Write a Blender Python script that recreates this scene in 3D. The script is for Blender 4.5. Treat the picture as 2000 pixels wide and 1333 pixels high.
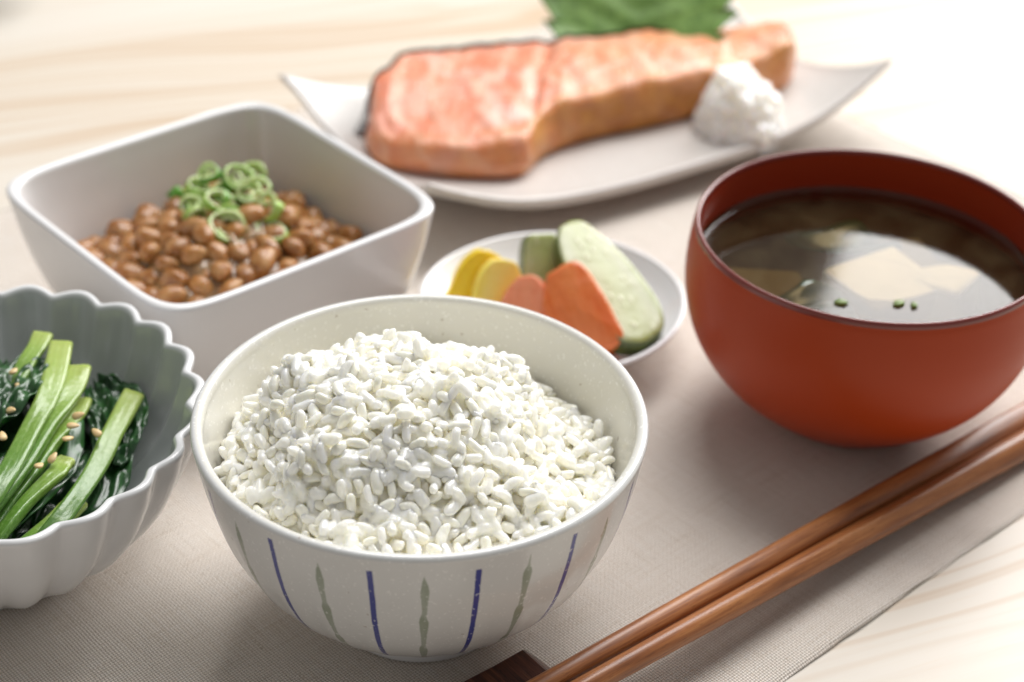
import bpy, bmesh, math, random
import numpy as np
from mathutils import Vector, Matrix, noise

# ------------------------------------------------------------------ scene, camera, light
for o in list(bpy.data.objects):
    bpy.data.objects.remove(o)
sc = bpy.context.scene
COL = sc.collection
D = 0.1                       # all lengths below are written in decimetres

cam_data = bpy.data.cameras.new('camera')
cam = bpy.data.objects.new('camera', cam_data)
COL.objects.link(cam)
cam.location = (0, 0, 3.4047 * D)
cam.matrix_world = Matrix.Translation(cam.location) @ Matrix.Rotation(math.pi / 2 - 0.5817, 4, 'X') @ Matrix.Rotation(0.0326, 4, 'Z')
cam_data.sensor_width = 36
cam_data.lens = 63
cam_data.clip_start = 0.01
cam_data.clip_end = 50
cam_data.dof.use_dof = True
cam_data.dof.focus_distance = 0.463
cam_data.dof.aperture_fstop = 8.5
cam_data.dof.aperture_blades = 9
sc.camera = cam

world = bpy.data.worlds.new('World')
sc.world = world
world.use_nodes = True
bg = world.node_tree.nodes['Background']
bg.inputs[0].default_value = (1.0, 0.99, 0.98, 1)
bg.inputs[1].default_value = 0.275


def area(name, loc, target, sx, sy, power, color):
    d = bpy.data.lights.new(name, 'AREA')
    d.shape = 'RECTANGLE'
    d.size, d.size_y, d.energy, d.color = sx, sy, power, color
    o = bpy.data.objects.new(name, d)
    COL.objects.link(o)
    o.location = loc
    o.rotation_euler = (Vector(target) - Vector(loc)).to_track_quat('-Z', 'Y').to_euler()
    return o


area('overhead_softbox', (0.229, 1.314, 1.693), (0.05, 0.47, 0.0), 1.1, 0.9, 33, (1.0, 0.99, 0.98))
area('window_light', (0.817, 1.607, 0.824), (0.05, 0.47, 0.0), 1.0, 0.9, 27, (1.0, 0.99, 0.98))

sc.view_settings.view_transform = 'Standard'
sc.view_settings.look = 'None'
sc.view_settings.gamma = 1
sc.view_settings.exposure = 0
sc.render.engine = 'CYCLES'
sc.cycles.use_denoising = True
sc.cycles.max_bounces = 16
sc.cycles.diffuse_bounces = 12
sc.cycles.transparent_max_bounces = 16
sc.cycles.caustics_reflective = False
sc.cycles.caustics_refractive = False


# ------------------------------------------------------------------ helpers
def mk(name, verts, faces, mats, parent=None, loc=(0, 0, 0), smooth=True, uvs=None, midx=None, rot=None):
    """one mesh object; verts and loc in decimetres"""
    me = bpy.data.meshes.new(name)
    me.from_pydata([(v[0] * D, v[1] * D, v[2] * D) for v in verts], [], [list(f) for f in faces])
    if not isinstance(mats, (list, tuple)):
        mats = [mats]
    for m in mats:
        me.materials.append(m)
    if midx is not None:
        me.polygons.foreach_set('material_index', midx)
    if smooth:
        me.polygons.foreach_set('use_smooth', [True] * len(me.polygons))
    if uvs is not None:                       # one list of uv pairs per face
        l = me.uv_layers.new(name='UVMap')
        l.data.foreach_set('uv', [c for f in uvs for p in f for c in p])
    me.update()
    o = bpy.data.objects.new(name, me)
    COL.objects.link(o)
    o.location = Vector(loc) * D
    if rot is not None:
        o.rotation_euler = rot
    if parent is not None:
        o.parent = parent
    return o


def tag(o, label=None, cat=None, group=None, kind=None):
    if label: o['label'] = label
    if cat: o['category'] = cat
    if group: o['group'] = group
    if kind: o['kind'] = kind
    return o


def empty(name, loc, label, cat, group=None):
    o = bpy.data.objects.new(name, None)
    COL.objects.link(o)
    o.location = Vector(loc) * D
    o.empty_display_size = 0.01
    return tag(o, label, cat, group)


def fixn(o):
    """make the normals point outward"""
    bm = bmesh.new(); bm.from_mesh(o.data)
    bmesh.ops.recalc_face_normals(bm, faces=bm.faces)
    bm.to_mesh(o.data); bm.free()
    return o


def catmull(pts, n):
    """n samples along a Catmull-Rom curve through pts (open)"""
    P = [np.array(p, float) for p in pts]
    P = [2 * P[0] - P[1]] + P + [2 * P[-1] - P[-2]]
    out = []
    m = len(P) - 3
    for i in range(n):
        t = i / (n - 1) * m
        k = min(int(t), m - 1)
        t -= k
        a, b, c, d = P[k:k + 4]
        out.append(.5 * ((2 * b) + (c - a) * t + (2 * a - 5 * b + 4 * c - d) * t * t + (3 * b - a - 3 * c + d) * t ** 3))
    return out


def polyline(segs):
    """join a list of (points, samples) curves into one profile"""
    out = []
    for pts, n in segs:
        c = catmull(pts, n) if n > len(pts) else [np.array(p, float) for p in pts]
        out += c if not out or np.linalg.norm(out[-1] - c[0]) > 1e-9 else c[1:]
    return out


def lathe(prof, n, rad=None, zf=None, uscale=1.0, phase=0.0):
    """surface of revolution; rad(theta, r, z) and zf(theta, r, z) reshape it; uv = (angle, profile length)"""
    verts, faces, uvs = [], [], []
    m = len(prof)
    L = [0.0]
    for i in range(1, m):
        L.append(L[-1] + float(np.hypot(*(prof[i] - prof[i - 1]))))
    for j in range(n):
        th = 2 * math.pi * j / n + phase
        for r, z in prof:
            rr = rad(th, r, z) if rad else r
            zz = zf(th, r, z) if zf else z
            verts.append((rr * math.cos(th), rr * math.sin(th), zz))
    for j in range(n):
        k = (j + 1) % n
        for i in range(m - 1):
            faces.append((j * m + i, k * m + i, k * m + i + 1, j * m + i + 1))
            u0, u1 = j / n * uscale, (j + 1) / n * uscale
            uvs.append(((u0, prof[i][1]), (u1, prof[i][1]), (u1, prof[i + 1][1]), (u0, prof[i + 1][1])))
    return verts, faces, uvs


def grid_faces(nu, nv, wrap_v=False):
    f = []
    for i in range(nu - 1):
        for j in range(nv if wrap_v else nv - 1):
            k = (j + 1) % nv
            f.append((i * nv + j, (i + 1) * nv + j, (i + 1) * nv + k, i * nv + k))
    return f


def ellipsoid(nu, nv, fn):
    """closed blob: fn(direction) -> point; poles along x"""
    verts = [fn(Vector((-1, 0, 0)))]
    for i in range(1, nu):
        a = math.pi * i / nu
        for j in range(nv):
            b = 2 * math.pi * j / nv
            verts.append(fn(Vector((-math.cos(a), math.sin(a) * math.cos(b), math.sin(a) * math.sin(b)))))
    verts.append(fn(Vector((1, 0, 0))))
    last = len(verts) - 1
    faces = []
    for j in range(nv):
        faces.append((0, 1 + j, 1 + (j + 1) % nv))
        b = 1 + (nu - 2) * nv
        faces.append((last, b + (j + 1) % nv, b + j))
    for i in range(nu - 2):
        for j in range(nv):
            a, b = 1 + i * nv + j, 1 + i * nv + (j + 1) % nv
            faces.append((a, a + nv, b + nv, b))
    return verts, faces


def n3(x, y, z, s=1.0):
    return noise.noise(Vector((x * s, y * s, z * s)))


# ------------------------------------------------------------------ materials
class N:
    """tiny node-graph writer"""
    def __init__(self, name):
        self.m = bpy.data.materials.new(name)
        self.m.use_nodes = True
        self.t = self.m.node_tree
        self.b = self.t.nodes['Principled BSDF']
        self.out = self.t.nodes['Material Output']

    def put(self, sock, v):
        if isinstance(v, bpy.types.NodeSocket):
            self.t.links.new(v, sock)
        else:
            if isinstance(v, (tuple, list)) and len(v) == 3 and sock.type == 'RGBA':
                v = (*v, 1)
            sock.default_value = v

    def node(self, typ, ins=None, **attrs):
        n = self.t.nodes.new(typ)
        for k, v in attrs.items():
            setattr(n, k, v)
        for k, v in (ins or {}).items():
            self.put(n.inputs[k], v)
        return n

    def p(self, **kw):
        names = dict(base='Base Color', rough='Roughness', metal='Metallic', ior='IOR', spec='Specular IOR Level', coat='Coat Weight',
                     coat_rough='Coat Roughness', sss='Subsurface Weight', sss_r='Subsurface Radius', sss_s='Subsurface Scale',
                     normal='Normal', trans='Transmission Weight', sheen='Sheen Weight', sheen_rough='Sheen Roughness', alpha='Alpha')
        for k, v in kw.items():
            self.put(self.b.inputs[names[k]], v)
        return self

    def coord(self, kind='Object', scale=None, rot=None):
        c = self.node('ShaderNodeTexCoord').outputs[kind]
        if scale is not None or rot is not None:
            mp = self.node('ShaderNodeMapping', {'Vector': c})
            if scale is not None: mp.inputs['Scale'].default_value = scale
            if rot is not None: mp.inputs['Rotation'].default_value = rot
            c = mp.outputs[0]
        return c

    def noise(self, vec, scale, detail=3, rough=.5, dist=0):
        return self.node('ShaderNodeTexNoise', {'Vector': vec, 'Scale': scale, 'Detail': detail, 'Roughness': rough, 'Distortion': dist}).outputs[0]

    def ramp(self, fac, stops, interp='LINEAR'):
        n = self.node('ShaderNodeValToRGB', {'Fac': fac})
        cr = n.color_ramp
        cr.interpolation = interp
        while len(cr.elements) < len(stops):
            cr.elements.new(.5)
        for e, (p, c) in zip(cr.elements, stops):
            e.position = p
            e.color = (*c, 1) if isinstance(c, (tuple, list)) else (c, c, c, 1)
        return n.outputs[0]

    def math(self, op, a, b=0.0, c=None, clamp=False):
        n = self.node('ShaderNodeMath', operation=op, use_clamp=clamp)
        self.put(n.inputs[0], a)
        self.put(n.inputs[1], b)
        if c is not None: self.put(n.inputs[2], c)
        return n.outputs[0]

    def mix(self, fac, a, b, blend='MIX'):
        n = self.node('ShaderNodeMix', data_type='RGBA', blend_type=blend)
        self.put(n.inputs[0], fac)
        self.put(n.inputs[6], a)
        self.put(n.inputs[7], b)
        return n.outputs[2]

    def sep(self, v):
        return self.node('ShaderNodeSeparateXYZ', {0: v}).outputs

    def comb(self, x, y, z):
        return self.node('ShaderNodeCombineXYZ', {0: x, 1: y, 2: z}).outputs[0]

    def bump(self, h, dist, strength=1.0, normal=None):
        i = {'Height': h, 'Distance': dist, 'Strength': strength}
        if normal is not None: i['Normal'] = normal
        return self.node('ShaderNodeBump', i).outputs[0]


def m_wood_table():
    n = N('pine_wood')
    c = n.coord('Object', rot=(0, 0, -math.radians(24)))
    x, y, z = n.sep(c)
    warp = n.noise(n.comb(n.math('MULTIPLY', x, 1.3), n.math('MULTIPLY', y, 5.0), 0.0), 1.6, 2)
    yy = n.math('ADD', y, n.math('MULTIPLY', n.math('SUBTRACT', warp, .5), .16))
    # spacing of the rings itself varies: fine groups of lines between wide plain bands
    rings = n.noise(n.comb(n.math('MULTIPLY', x, .55), n.math('MULTIPLY', yy, 150.0), 3.0), 1.0, 1, .5)
    band = n.noise(n.comb(n.math('MULTIPLY', x, .6), n.math('MULTIPLY', yy, 9.0), 7.0), 1.0, 2)
    line = n.ramp(rings, [(.47, 0), (.56, .9), (.60, .5), (.70, 0)])
    amt = n.ramp(band, [(.45, .10), (.55, .85)])
    f = n.math('MULTIPLY', line, amt)
    base = n.mix(n.ramp(band, [(.35, 0), (.65, 1)]), (.66, .615, .55), (.635, .57, .48))
    colr = n.mix(f, base, (.50, .345, .21))
    fleck = n.noise(n.comb(n.math('MULTIPLY', x, 40), n.math('MULTIPLY', y, 900), 0.0), 1.0, 2)
    colr = n.mix(n.ramp(fleck, [(.55, 0), (.8, .22)]), colr, (.62, .47, .31))
    n.p(base=colr, rough=n.ramp(rings, [(0, .42), (1, .55)]), normal=n.bump(fleck, .0002, .25))
    return n.m


def m_linen():
    n = N('linen')
    c = n.coord('Object')
    x, y, z = n.sep(c)
    wob = n.math('MULTIPLY', n.math('SUBTRACT', n.noise(c, 55, 3), .5), .0011)
    pitch = 0.00086
    a = n.math('MULTIPLY', n.math('ADD', x, wob), math.pi / pitch)
    b = n.math('MULTIPLY', n.math('SUBTRACT', y, wob), math.pi / (pitch * .96))
    sa, sb = n.math('SINE', a), n.math('SINE', b)
    aa, ab = n.math('ABSOLUTE', sa), n.math('ABSOLUTE', sb)
    over = n.math('GREATER_THAN', n.math('MULTIPLY', sa, sb), 0.0)
    over_h = n.math('MULTIPLY', aa, n.math('ADD', n.math('MULTIPLY', ab, .5), .5))
    under_h = n.math('MULTIPLY', ab, n.math('ADD', n.math('MULTIPLY', aa, .5), .5))
    h1 = n.node('ShaderNodeMix', {0: over, 2: under_h, 3: over_h}).outputs[0]
    slx = n.noise(n.comb(n.math('MULTIPLY', x, 1500), n.math('MULTIPLY', y, 45), 0.0), 1.0, 2)
    sly = n.noise(n.comb(n.math('MULTIPLY', x, 45), n.math('MULTIPLY', y, 1500), 5.0), 1.0, 2)
    thread = n.node('ShaderNodeMix', {0: over, 2: sly, 3: slx}).outputs[0]
    h = n.math('MULTIPLY', h1, n.math('ADD', n.math('MULTIPLY', thread, 1.2), .4))
    hole = n.ramp(h1, [(.12, 0), (.62, 1)])
    colr = n.ramp(thread, [(.25, (.64, .545, .45)), (.47, (.88, .805, .725)), (.75, (.95, .91, .86))])
    colr = n.mix(n.ramp(n.noise(c, 26, 4, .6), [(.3, 0), (.7, .35)]), colr, (.80, .73, .665))
    neps = n.ramp(n.noise(n.comb(n.math('MULTIPLY', x, 1.0), n.math('MULTIPLY', y, .45), 0.0), 620, 1), [(.74, 0), (.79, 1)])
    colr = n.mix(n.math('MULTIPLY', neps, .45), colr, (.30, .21, .13))
    colr = n.mix(hole, n.mix(.68, colr, (.22, .155, .10)), colr)
    n.p(base=colr, rough=.92, spec=.2, normal=n.bump(h, .0003, 1.0))
    return n.m


def m_glaze(name, col, rough=.22, speck=False, tint=None):
    n = N(name)
    c = n.coord('Object')
    colr = n.mix(n.noise(c, 35, 3), tuple(v * .96 for v in col), tuple(min(1, v * 1.03) for v in col))
    kw = {}
    if speck:
        s = n.ramp(n.noise(c, 1050, 1, .4), [(.665, 0), (.71, 1)])
        colr = n.mix(n.math('MULTIPLY', s, .55), colr, (.95, .95, .94))
        pit = n.ramp(n.noise(c, 520, 0), [(.835, 0), (.85, 1)])
        colr = n.mix(n.math('MULTIPLY', pit, .5), colr, (.25, .18, .12))
        kw['normal'] = n.bump(n.noise(c, 330, 2), .00025, .18)
    else:
        kw['normal'] = n.bump(n.noise(c, 120, 2), .0002, .12)
    n.p(base=colr, rough=rough, coat=.25, coat_rough=.08, **kw)
    return n.m


def m_rice_bowl():
    """white glaze with alternating blue lines and green brush strokes; u of the UV map counts stripes"""
    n = N('striped_glaze')
    c = n.coord('Object')
    u, v, _ = n.sep(n.coord('UV'))
    wig = n.math('MULTIPLY', n.math('SUBTRACT', n.noise(c, 45, 1), .5), .07)
    uu = n.math('ADD', u, wig)
    # even stripes green, odd stripes blue
    fg = n.math('ABSOLUTE', n.math('SUBTRACT', n.math('FRACT', n.math('ADD', n.math('MULTIPLY', uu, .5), .5)), .5))   # 0 at even
    fb = n.math('ABSOLUTE', n.math('SUBTRACT', n.math('FRACT', n.math('MULTIPLY', uu, .5)), .5))                     # 0 at odd
    per = n.node('ShaderNodeTexWhiteNoise', {'W': n.math('ROUND', u)}, noise_dimensions='1D').outputs[0]
    topb = n.math('ADD', .598, n.math('MULTIPLY', per, .02))
    topg = n.math('ADD', .585, n.math('MULTIPLY', per, .03))
    inb = n.math('MULTIPLY', n.math('LESS_THAN', v, topb), n.math('GREATER_THAN', v, .088))
    ing = n.math('MULTIPLY', n.math('LESS_THAN', v, topg), n.math('GREATER_THAN', v, .092))
    # brush blobs: the green stroke swells and thins three times on its way down
    ph = n.math('FRACT', n.math('ADD', n.math('MULTIPLY', v, 6.6), n.math('MULTIPLY', per, .25)))
    swell = n.ramp(ph, [(0, .46), (.4, .62), (.78, 1), (.9, .85), (1, .46)], 'B_SPLINE')
    rough_edge = n.math('MULTIPLY', n.math('SUBTRACT', n.noise(c, 900, 2), .5), .012)
    wg = n.math('ADD', n.math('MULTIPLY', swell, .045), n.math('ADD', .002, rough_edge))
    wg = n.math('MULTIPLY', wg, n.math('ADD', .25, n.math('MULTIPLY', n.math('SUBTRACT', topg, v), 16, clamp=True)))
    g = n.math('MULTIPLY', n.math('SUBTRACT', wg, fg), 90, clamp=True)
    wb = n.math('ADD', .033, n.math('MULTIPLY', n.math('SUBTRACT', n.noise(c, 260, 1), .5), .010))
    b = n.math('MULTIPLY', n.math('SUBTRACT', wb, fb), 110, clamp=True)
    g = n.math('MULTIPLY', n.math('MULTIPLY', g, ing), n.math('ADD', .45, n.math('MULTIPLY', swell, .5)))
    b = n.math('MULTIPLY', b, inb)
    base = n.mix(n.noise(c, 35, 3), (.66, .665, .655), (.71, .715, .705))
    colr = n.mix(n.math('MULTIPLY', g, .92), base, n.mix(n.noise(c, 400, 2), (.19, .24, .16), (.29, .33, .235)))
    colr = n.mix(n.math('MULTIPLY', b, .95), colr, (.030, .042, .26))
    s = n.ramp(n.noise(c, 1050, 1, .4), [(.665, 0), (.71, 1)])
    colr = n.mix(n.math('MULTIPLY', s, .5), colr, (.93, .93, .92))
    pit = n.ramp(n.noise(c, 520, 0), [(.835, 0), (.85, 1)])
    colr = n.mix(n.math('MULTIPLY', pit, .5), colr, (.25, .18, .12))
    n.p(base=colr, rough=.22, coat=.3, coat_rough=.07, normal=n.bump(n.noise(c, 330, 2), .00025, .2))
    return n.m


def m_rice(name, scale, weight, clear):
    n = N(name)
    c = n.coord('Object')
    colr = n.mix(n.noise(c, 420, 2), (.94, .91, .80), (.955, .94, .87))
    n.p(base=colr, rough=.34, spec=.5, sss=weight, sss_r=(1.0, .95, .78), sss_s=scale, trans=clear, ior=1.4, coat=1.0, coat_rough=.09,
        normal=n.bump(n.noise(c, 700, 3), .0005, .6))
    return n.m


def m_flesh(name, c1, c2, scale, rough=.4, sss=.35, sss_s=.003, rad=(1, .5, .3), bump=.0003, bs=.4, coat=0.0, detail=3):
    n = N(name)
    c = n.coord('Object')
    f = n.noise(c, scale, detail, .6)
    n.p(base=n.mix(n.ramp(f, [(.3, 0), (.7, 1)]), c1, c2), rough=rough, sss=sss, sss_r=rad, sss_s=sss_s, coat=coat, coat_rough=.1,
        normal=n.bump(n.noise(c, scale * 2.3, 3), bump, bs))
    return n.m


def m_fibre(name, deep, pale, streak_scale, rough=.3):
    """cut root vegetable: faint fibres along the slice, a paler heart and wet patches"""
    n = N(name)
    c = n.coord('Object')
    x, y, z = n.sep(c)
    st = n.noise(n.comb(n.math('MULTIPLY', x, 70), n.math('MULTIPLY', y, streak_scale), n.math('MULTIPLY', z, streak_scale)), 1.0, 4, .6)
    heart = n.ramp(n.math('ADD', n.math('ABSOLUTE', y), n.math('MULTIPLY', n.noise(c, 160, 2), .004)), [(.003, 1), (.0075, 0)])
    colr = n.mix(n.ramp(st, [(.35, 0), (.7, .8)]), deep, pale)
    colr = n.mix(n.math('MULTIPLY', heart, .45), colr, pale)
    n.p(base=colr, rough=n.ramp(n.noise(c, 220, 3), [(.3, .18), (.7, .5)]), sss=.3, sss_r=(1, .7, .3), sss_s=.003, coat=.2, coat_rough=.15,
        normal=n.bump(n.math('ADD', st, n.noise(c, 120, 3)), .0012, .5))
    return n.m


def m_bean():
    n = N('fermented_soybean')
    c = n.coord('Object')
    rnd = n.node('ShaderNodeObjectInfo').outputs['Random']
    a = n.mix(rnd, (.25, .092, .018), (.42, .185, .05))
    f = n.noise(c, 170, 3, .6)
    colr = n.mix(n.ramp(f, [(.42, 0), (.72, .7)]), a, (.56, .34, .14))
    n.p(base=colr, rough=n.ramp(n.noise(c, 300, 2), [(.3, .22), (.7, .55)]), sss=.35, sss_r=(1, .45, .15), sss_s=.003, coat=.18, coat_rough=.2,
        normal=n.bump(n.noise(c, 380, 3), .0008, .6))
    return n.m


def m_red_lacquer(name, col, rough, coat, spec=.5):
    n = N(name)
    c = n.coord('Object')
    colr = n.mix(n.noise(c, 18, 3), col, tuple(v * 1.12 for v in col))
    n.p(base=colr, rough=rough, spec=spec, coat=coat, coat_rough=.12, normal=n.bump(n.noise(c, 900, 2), .00006, .2))
    return n.m


def m_chopstick():
    n = N('chopstick_wood')
    c = n.coord('Object')
    x, y, z = n.sep(c)
    g = n.noise(n.comb(n.math('MULTIPLY', x, 60), n.math('MULTIPLY', y, 1500), n.math('MULTIPLY', z, 1500)), 1.0, 4, .6)
    big = n.noise(n.comb(n.math('MULTIPLY', x, 25), n.math('MULTIPLY', y, 300), n.math('MULTIPLY', z, 300)), 1.0, 2)
    colr = n.ramp(n.math('ADD', n.math('MULTIPLY', g, .55), n.math('MULTIPLY', big, .45)),
                  [(.32, (.16, .050, .016)), (.5, (.34, .122, .037)), (.68, (.48, .205, .070))])
    pore = n.ramp(n.noise(n.comb(n.math('MULTIPLY', x, 420), n.math('MULTIPLY', y, 3200), n.math('MULTIPLY', z, 3200)), 1.0, 1), [(.62, 0), (.75, .6)])
    colr = n.mix(pore, colr, (.16, .055, .018))
    n.p(base=colr, rough=.36, coat=.15, coat_rough=.25, normal=n.bump(g, .0002, .35))
    return n.m


def m_dark_wood():
    n = N('dark_rosewood')
    c = n.coord('Object')
    x, y, z = n.sep(c)
    g = n.noise(n.comb(n.math('MULTIPLY', x, 900), n.math('MULTIPLY', y, 70), n.math('MULTIPLY', z, 900)), 1.0, 4, .6)
    colr = n.ramp(g, [(.3, (.022, .008, .006)), (.52, (.085, .027, .016)), (.72, (.17, .065, .03))])
    pore = n.ramp(n.noise(n.comb(n.math('MULTIPLY', x, 3000), n.math('MULTIPLY', y, 420), n.math('MULTIPLY', z, 3000)), 1.0, 1), [(.62, 0), (.74, .8)])
    colr = n.mix(pore, colr, (.014, .006, .005))
    n.p(base=colr, rough=.38, normal=n.bump(g, .0002, .4))
    return n.m


def m_soup():
    """cloudy amber broth: partly see-through, mirror-like at the surface"""
    n = N('miso_broth')
    c = n.coord('Object')
    cloud = n.noise(c, 45, 4, .55, .6)
    murk = n.node('ShaderNodeBsdfDiffuse', {'Color': n.mix(n.ramp(cloud, [(.3, 0), (.7, 1)]), (.040, .027, .012), (.13, .10, .05))}).outputs[0]
    clear = n.node('ShaderNodeBsdfTransparent', {'Color': (.80, .69, .49)}).outputs[0]
    body = n.node('ShaderNodeMixShader', {0: n.ramp(cloud, [(.3, .14), (.7, .36)]), 1: clear, 2: murk}).outputs[0]
    gl = n.node('ShaderNodeBsdfGlossy', {'Color': (1, 1, 1), 'Roughness': .07}).outputs[0]
    fr = n.node('ShaderNodeFresnel', {'IOR': 1.36}).outputs[0]
    n.t.links.new(n.node('ShaderNodeMixShader', {0: n.math('MULTIPLY', fr, .95), 1: body, 2: gl}).outputs[0], n.out.inputs[0])
    return n.m


def m_salmon():
    """u runs along the slice, v round it: 0-.5 over the top from front edge to skin edge"""
    n = N('grilled_salmon')
    c = n.coord('Object')
    u, v, _ = n.sep(n.coord('UV'))
    x, y, z = n.sep(c)
    bend = n.math('MULTIPLY', n.math('SUBTRACT', n.noise(c, 30, 3), .5), .26)
    seg = n.math('SINE', n.math('MULTIPLY', n.math('ADD', n.math('ADD', n.math('MULTIPLY', u, 1.0), bend), n.math('MULTIPLY', n.math('ABSOLUTE', n.math('SUBTRACT', v, .25)), -.35)), 74))
    fib = n.noise(n.comb(n.math('MULTIPLY', x, 260), n.math('MULTIPLY', y, 60), n.math('MULTIPLY', z, 120)), 1.0, 4, .6)
    pink = n.mix(n.ramp(fib, [(.3, 0), (.7, 1)]), (.66, .185, .09), (.73, .33, .205))
    pink = n.mix(n.ramp(seg, [(.2, 0), (.98, .34)]), pink, (.84, .56, .42))
    pink = n.mix(n.ramp(seg, [(.0, .18), (.15, 0)]), pink, (.60, .13, .05))
    pink = n.mix(n.ramp(n.noise(c, 45, 3, .6), [(.50, 0), (.72, .65)]), pink, (.82, .55, .48))
    gold = n.mix(n.ramp(n.noise(c, 90, 3, .6), [(.35, 0), (.7, 1)]), (.64, .30, .06), (.38, .125, .02))
    side = n.ramp(n.math('ADD', v, n.math('MULTIPLY', n.math('SUBTRACT', n.noise(c, 55, 3), .5), .10)), [(.0, 1), (.085, 1), (.135, 0), (.9, 0), (.96, 1)])
    side = n.math('MULTIPLY', side, n.ramp(n.noise(c, 60, 3), [(.25, .45), (.6, 1)]))
    right = n.ramp(u, [(.30, .45), (.44, 1.0), (.9, 1.0), (1.0, .3)])
    colr = n.mix(n.math('MULTIPLY', side, right), pink, gold)
    wash = n.math('MULTIPLY', n.ramp(u, [(.42, 0), (.75, 1)]), n.ramp(n.noise(c, 30, 3), [(.3, .15), (.7, .65)]))
    colr = n.mix(n.math('MULTIPLY', wash, n.math('SUBTRACT', 1.0, n.math('MULTIPLY', side, .7))), colr, (.76, .38, .15))
    burn = n.ramp(n.noise(c, 75, 4, .65), [(.58, 0), (.72, .6)])
    colr = n.mix(n.math('MULTIPLY', burn, n.ramp(v, [(.0, 1), (.12, .9), (.2, .15), (.36, .15), (.43, .8), (.5, 1)])), colr, (.40, .13, .03))
    n.p(base=colr, rough=.38, sss=.25, sss_r=(1, .45, .25), sss_s=.004, coat=.05, coat_rough=.3,
        normal=n.bump(n.math('ADD', n.math('MULTIPLY', fib, .6), n.math('MULTIPLY', seg, .10)), .0028, .7))
    return n.m


def m_stem():
    """u 0-1 along the stalk from cut end to leaf"""
    n = N('stalk_green')
    c = n.coord('Object')
    u, v, _ = n.sep(n.coord('UV'))
    rib = n.math('SINE', n.math('MULTIPLY', v, 2 * math.pi * 11))
    cell = n.noise(n.comb(n.math('MULTIPLY', u, 42), n.math('MULTIPLY', v, 14), 0.0), 1.0, 2)
    base = n.ramp(u, [(0, (.38, .46, .12)), (.22, (.23, .35, .06)), (.55, (.10, .22, .03)), (1, (.03, .10, .018))])
    colr = n.mix(n.ramp(cell, [(.5, 0), (.75, .22)]), base, (.50, .64, .26))
    colr = n.mix(n.ramp(rib, [(.5, 0), (1, .10)]), colr, (.16, .30, .05))
    n.p(base=colr, rough=.26, sss=.25, sss_r=(.7, 1, .25), sss_s=.0025, coat=.2, coat_rough=.15,
        normal=n.bump(n.math('ADD', n.math('MULTIPLY', rib, .12), cell), .0005, .25))
    return n.m


def m_leaf(name, dark, light, scale=130, rough=.3, coat=.3):
    n = N(name)
    c = n.coord('Object')
    f = n.noise(c, scale, 4, .6)
    v = n.node('ShaderNodeTexVoronoi', {'Vector': c, 'Scale': scale * 2.2}, feature='DISTANCE_TO_EDGE').outputs[0]
    vein = n.ramp(v, [(0, .6), (.08, 0)])
    colr = n.mix(n.ramp(f, [(.35, 0), (.72, 1)]), dark, light)
    colr = n.mix(n.math('MULTIPLY', vein, .6), colr, tuple(min(1, q * 1.6) for q in light))
    n.p(base=colr, rough=rough, coat=coat, coat_rough=.12, sss=.1, sss_r=(.5, 1, .3), sss_s=.001, normal=n.bump(n.math('ADD', f, n.math('MULTIPLY', v, .4)), .0012, .35))
    return n.m


def m_scallion():
    """v 0 at the outside of the ring, 1 at the inside"""
    n = N('scallion')
    c = n.coord('Object')
    u, v, _ = n.sep(n.coord('UV'))
    rnd = n.node('ShaderNodeObjectInfo').outputs['Random']
    outer = n.mix(n.ramp(rnd, [(.2, 0), (.9, 1)]), (.10, .29, .025), (.40, .58, .12))
    colr = n.mix(n.ramp(v, [(.22, 0), (.42, 1), (.8, 1), (1, .35)]), outer, n.mix(rnd, (.60, .74, .30), (.76, .82, .56)))
    n.p(base=colr, rough=.28, sss=.35, sss_r=(.8, 1, .4), sss_s=.002, coat=.3, coat_rough=.1)
    return n.m


def m_cucumber():
    n = N('pickled_cucumber_flesh')
    c = n.coord('Object')
    x, y, z = n.sep(c)
    f = n.noise(c, 90, 4, .6, .5)
    colr = n.mix(n.ramp(f, [(.35, 0), (.7, 1)]), (.36, .385, .20), (.46, .475, .29))
    vor = n.node('ShaderNodeTexVoronoi', {'Vector': n.comb(n.math('MULTIPLY', x, 190), n.math('MULTIPLY', y, 420), 0.0), 'Scale': 1.0}).outputs[0]
    core = n.ramp(n.math('ABSOLUTE', y), [(.0030, 1), (.0062, 0)])
    seed = n.math('MULTIPLY', n.ramp(vor, [(.18, 1), (.34, 0)]), core)
    colr = n.mix(n.math('MULTIPLY', core, .7), colr, (.36, .40, .12))
    colr = n.mix(n.math('MULTIPLY', seed, .7), colr, (.58, .58, .38))
    edge = n.ramp(n.math('ABSOLUTE', y), [(.0084, 0), (.0112, .75)])
    colr = n.mix(edge, colr, (.24, .31, .06))
    n.p(base=colr, rough=.22, sss=.45, sss_r=(.9, 1, .5), sss_s=.004, coat=.12, coat_rough=.2, normal=n.bump(n.math('ADD', f, n.math('MULTIPLY', seed, .5)), .0008, .5))
    return n.m


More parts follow.
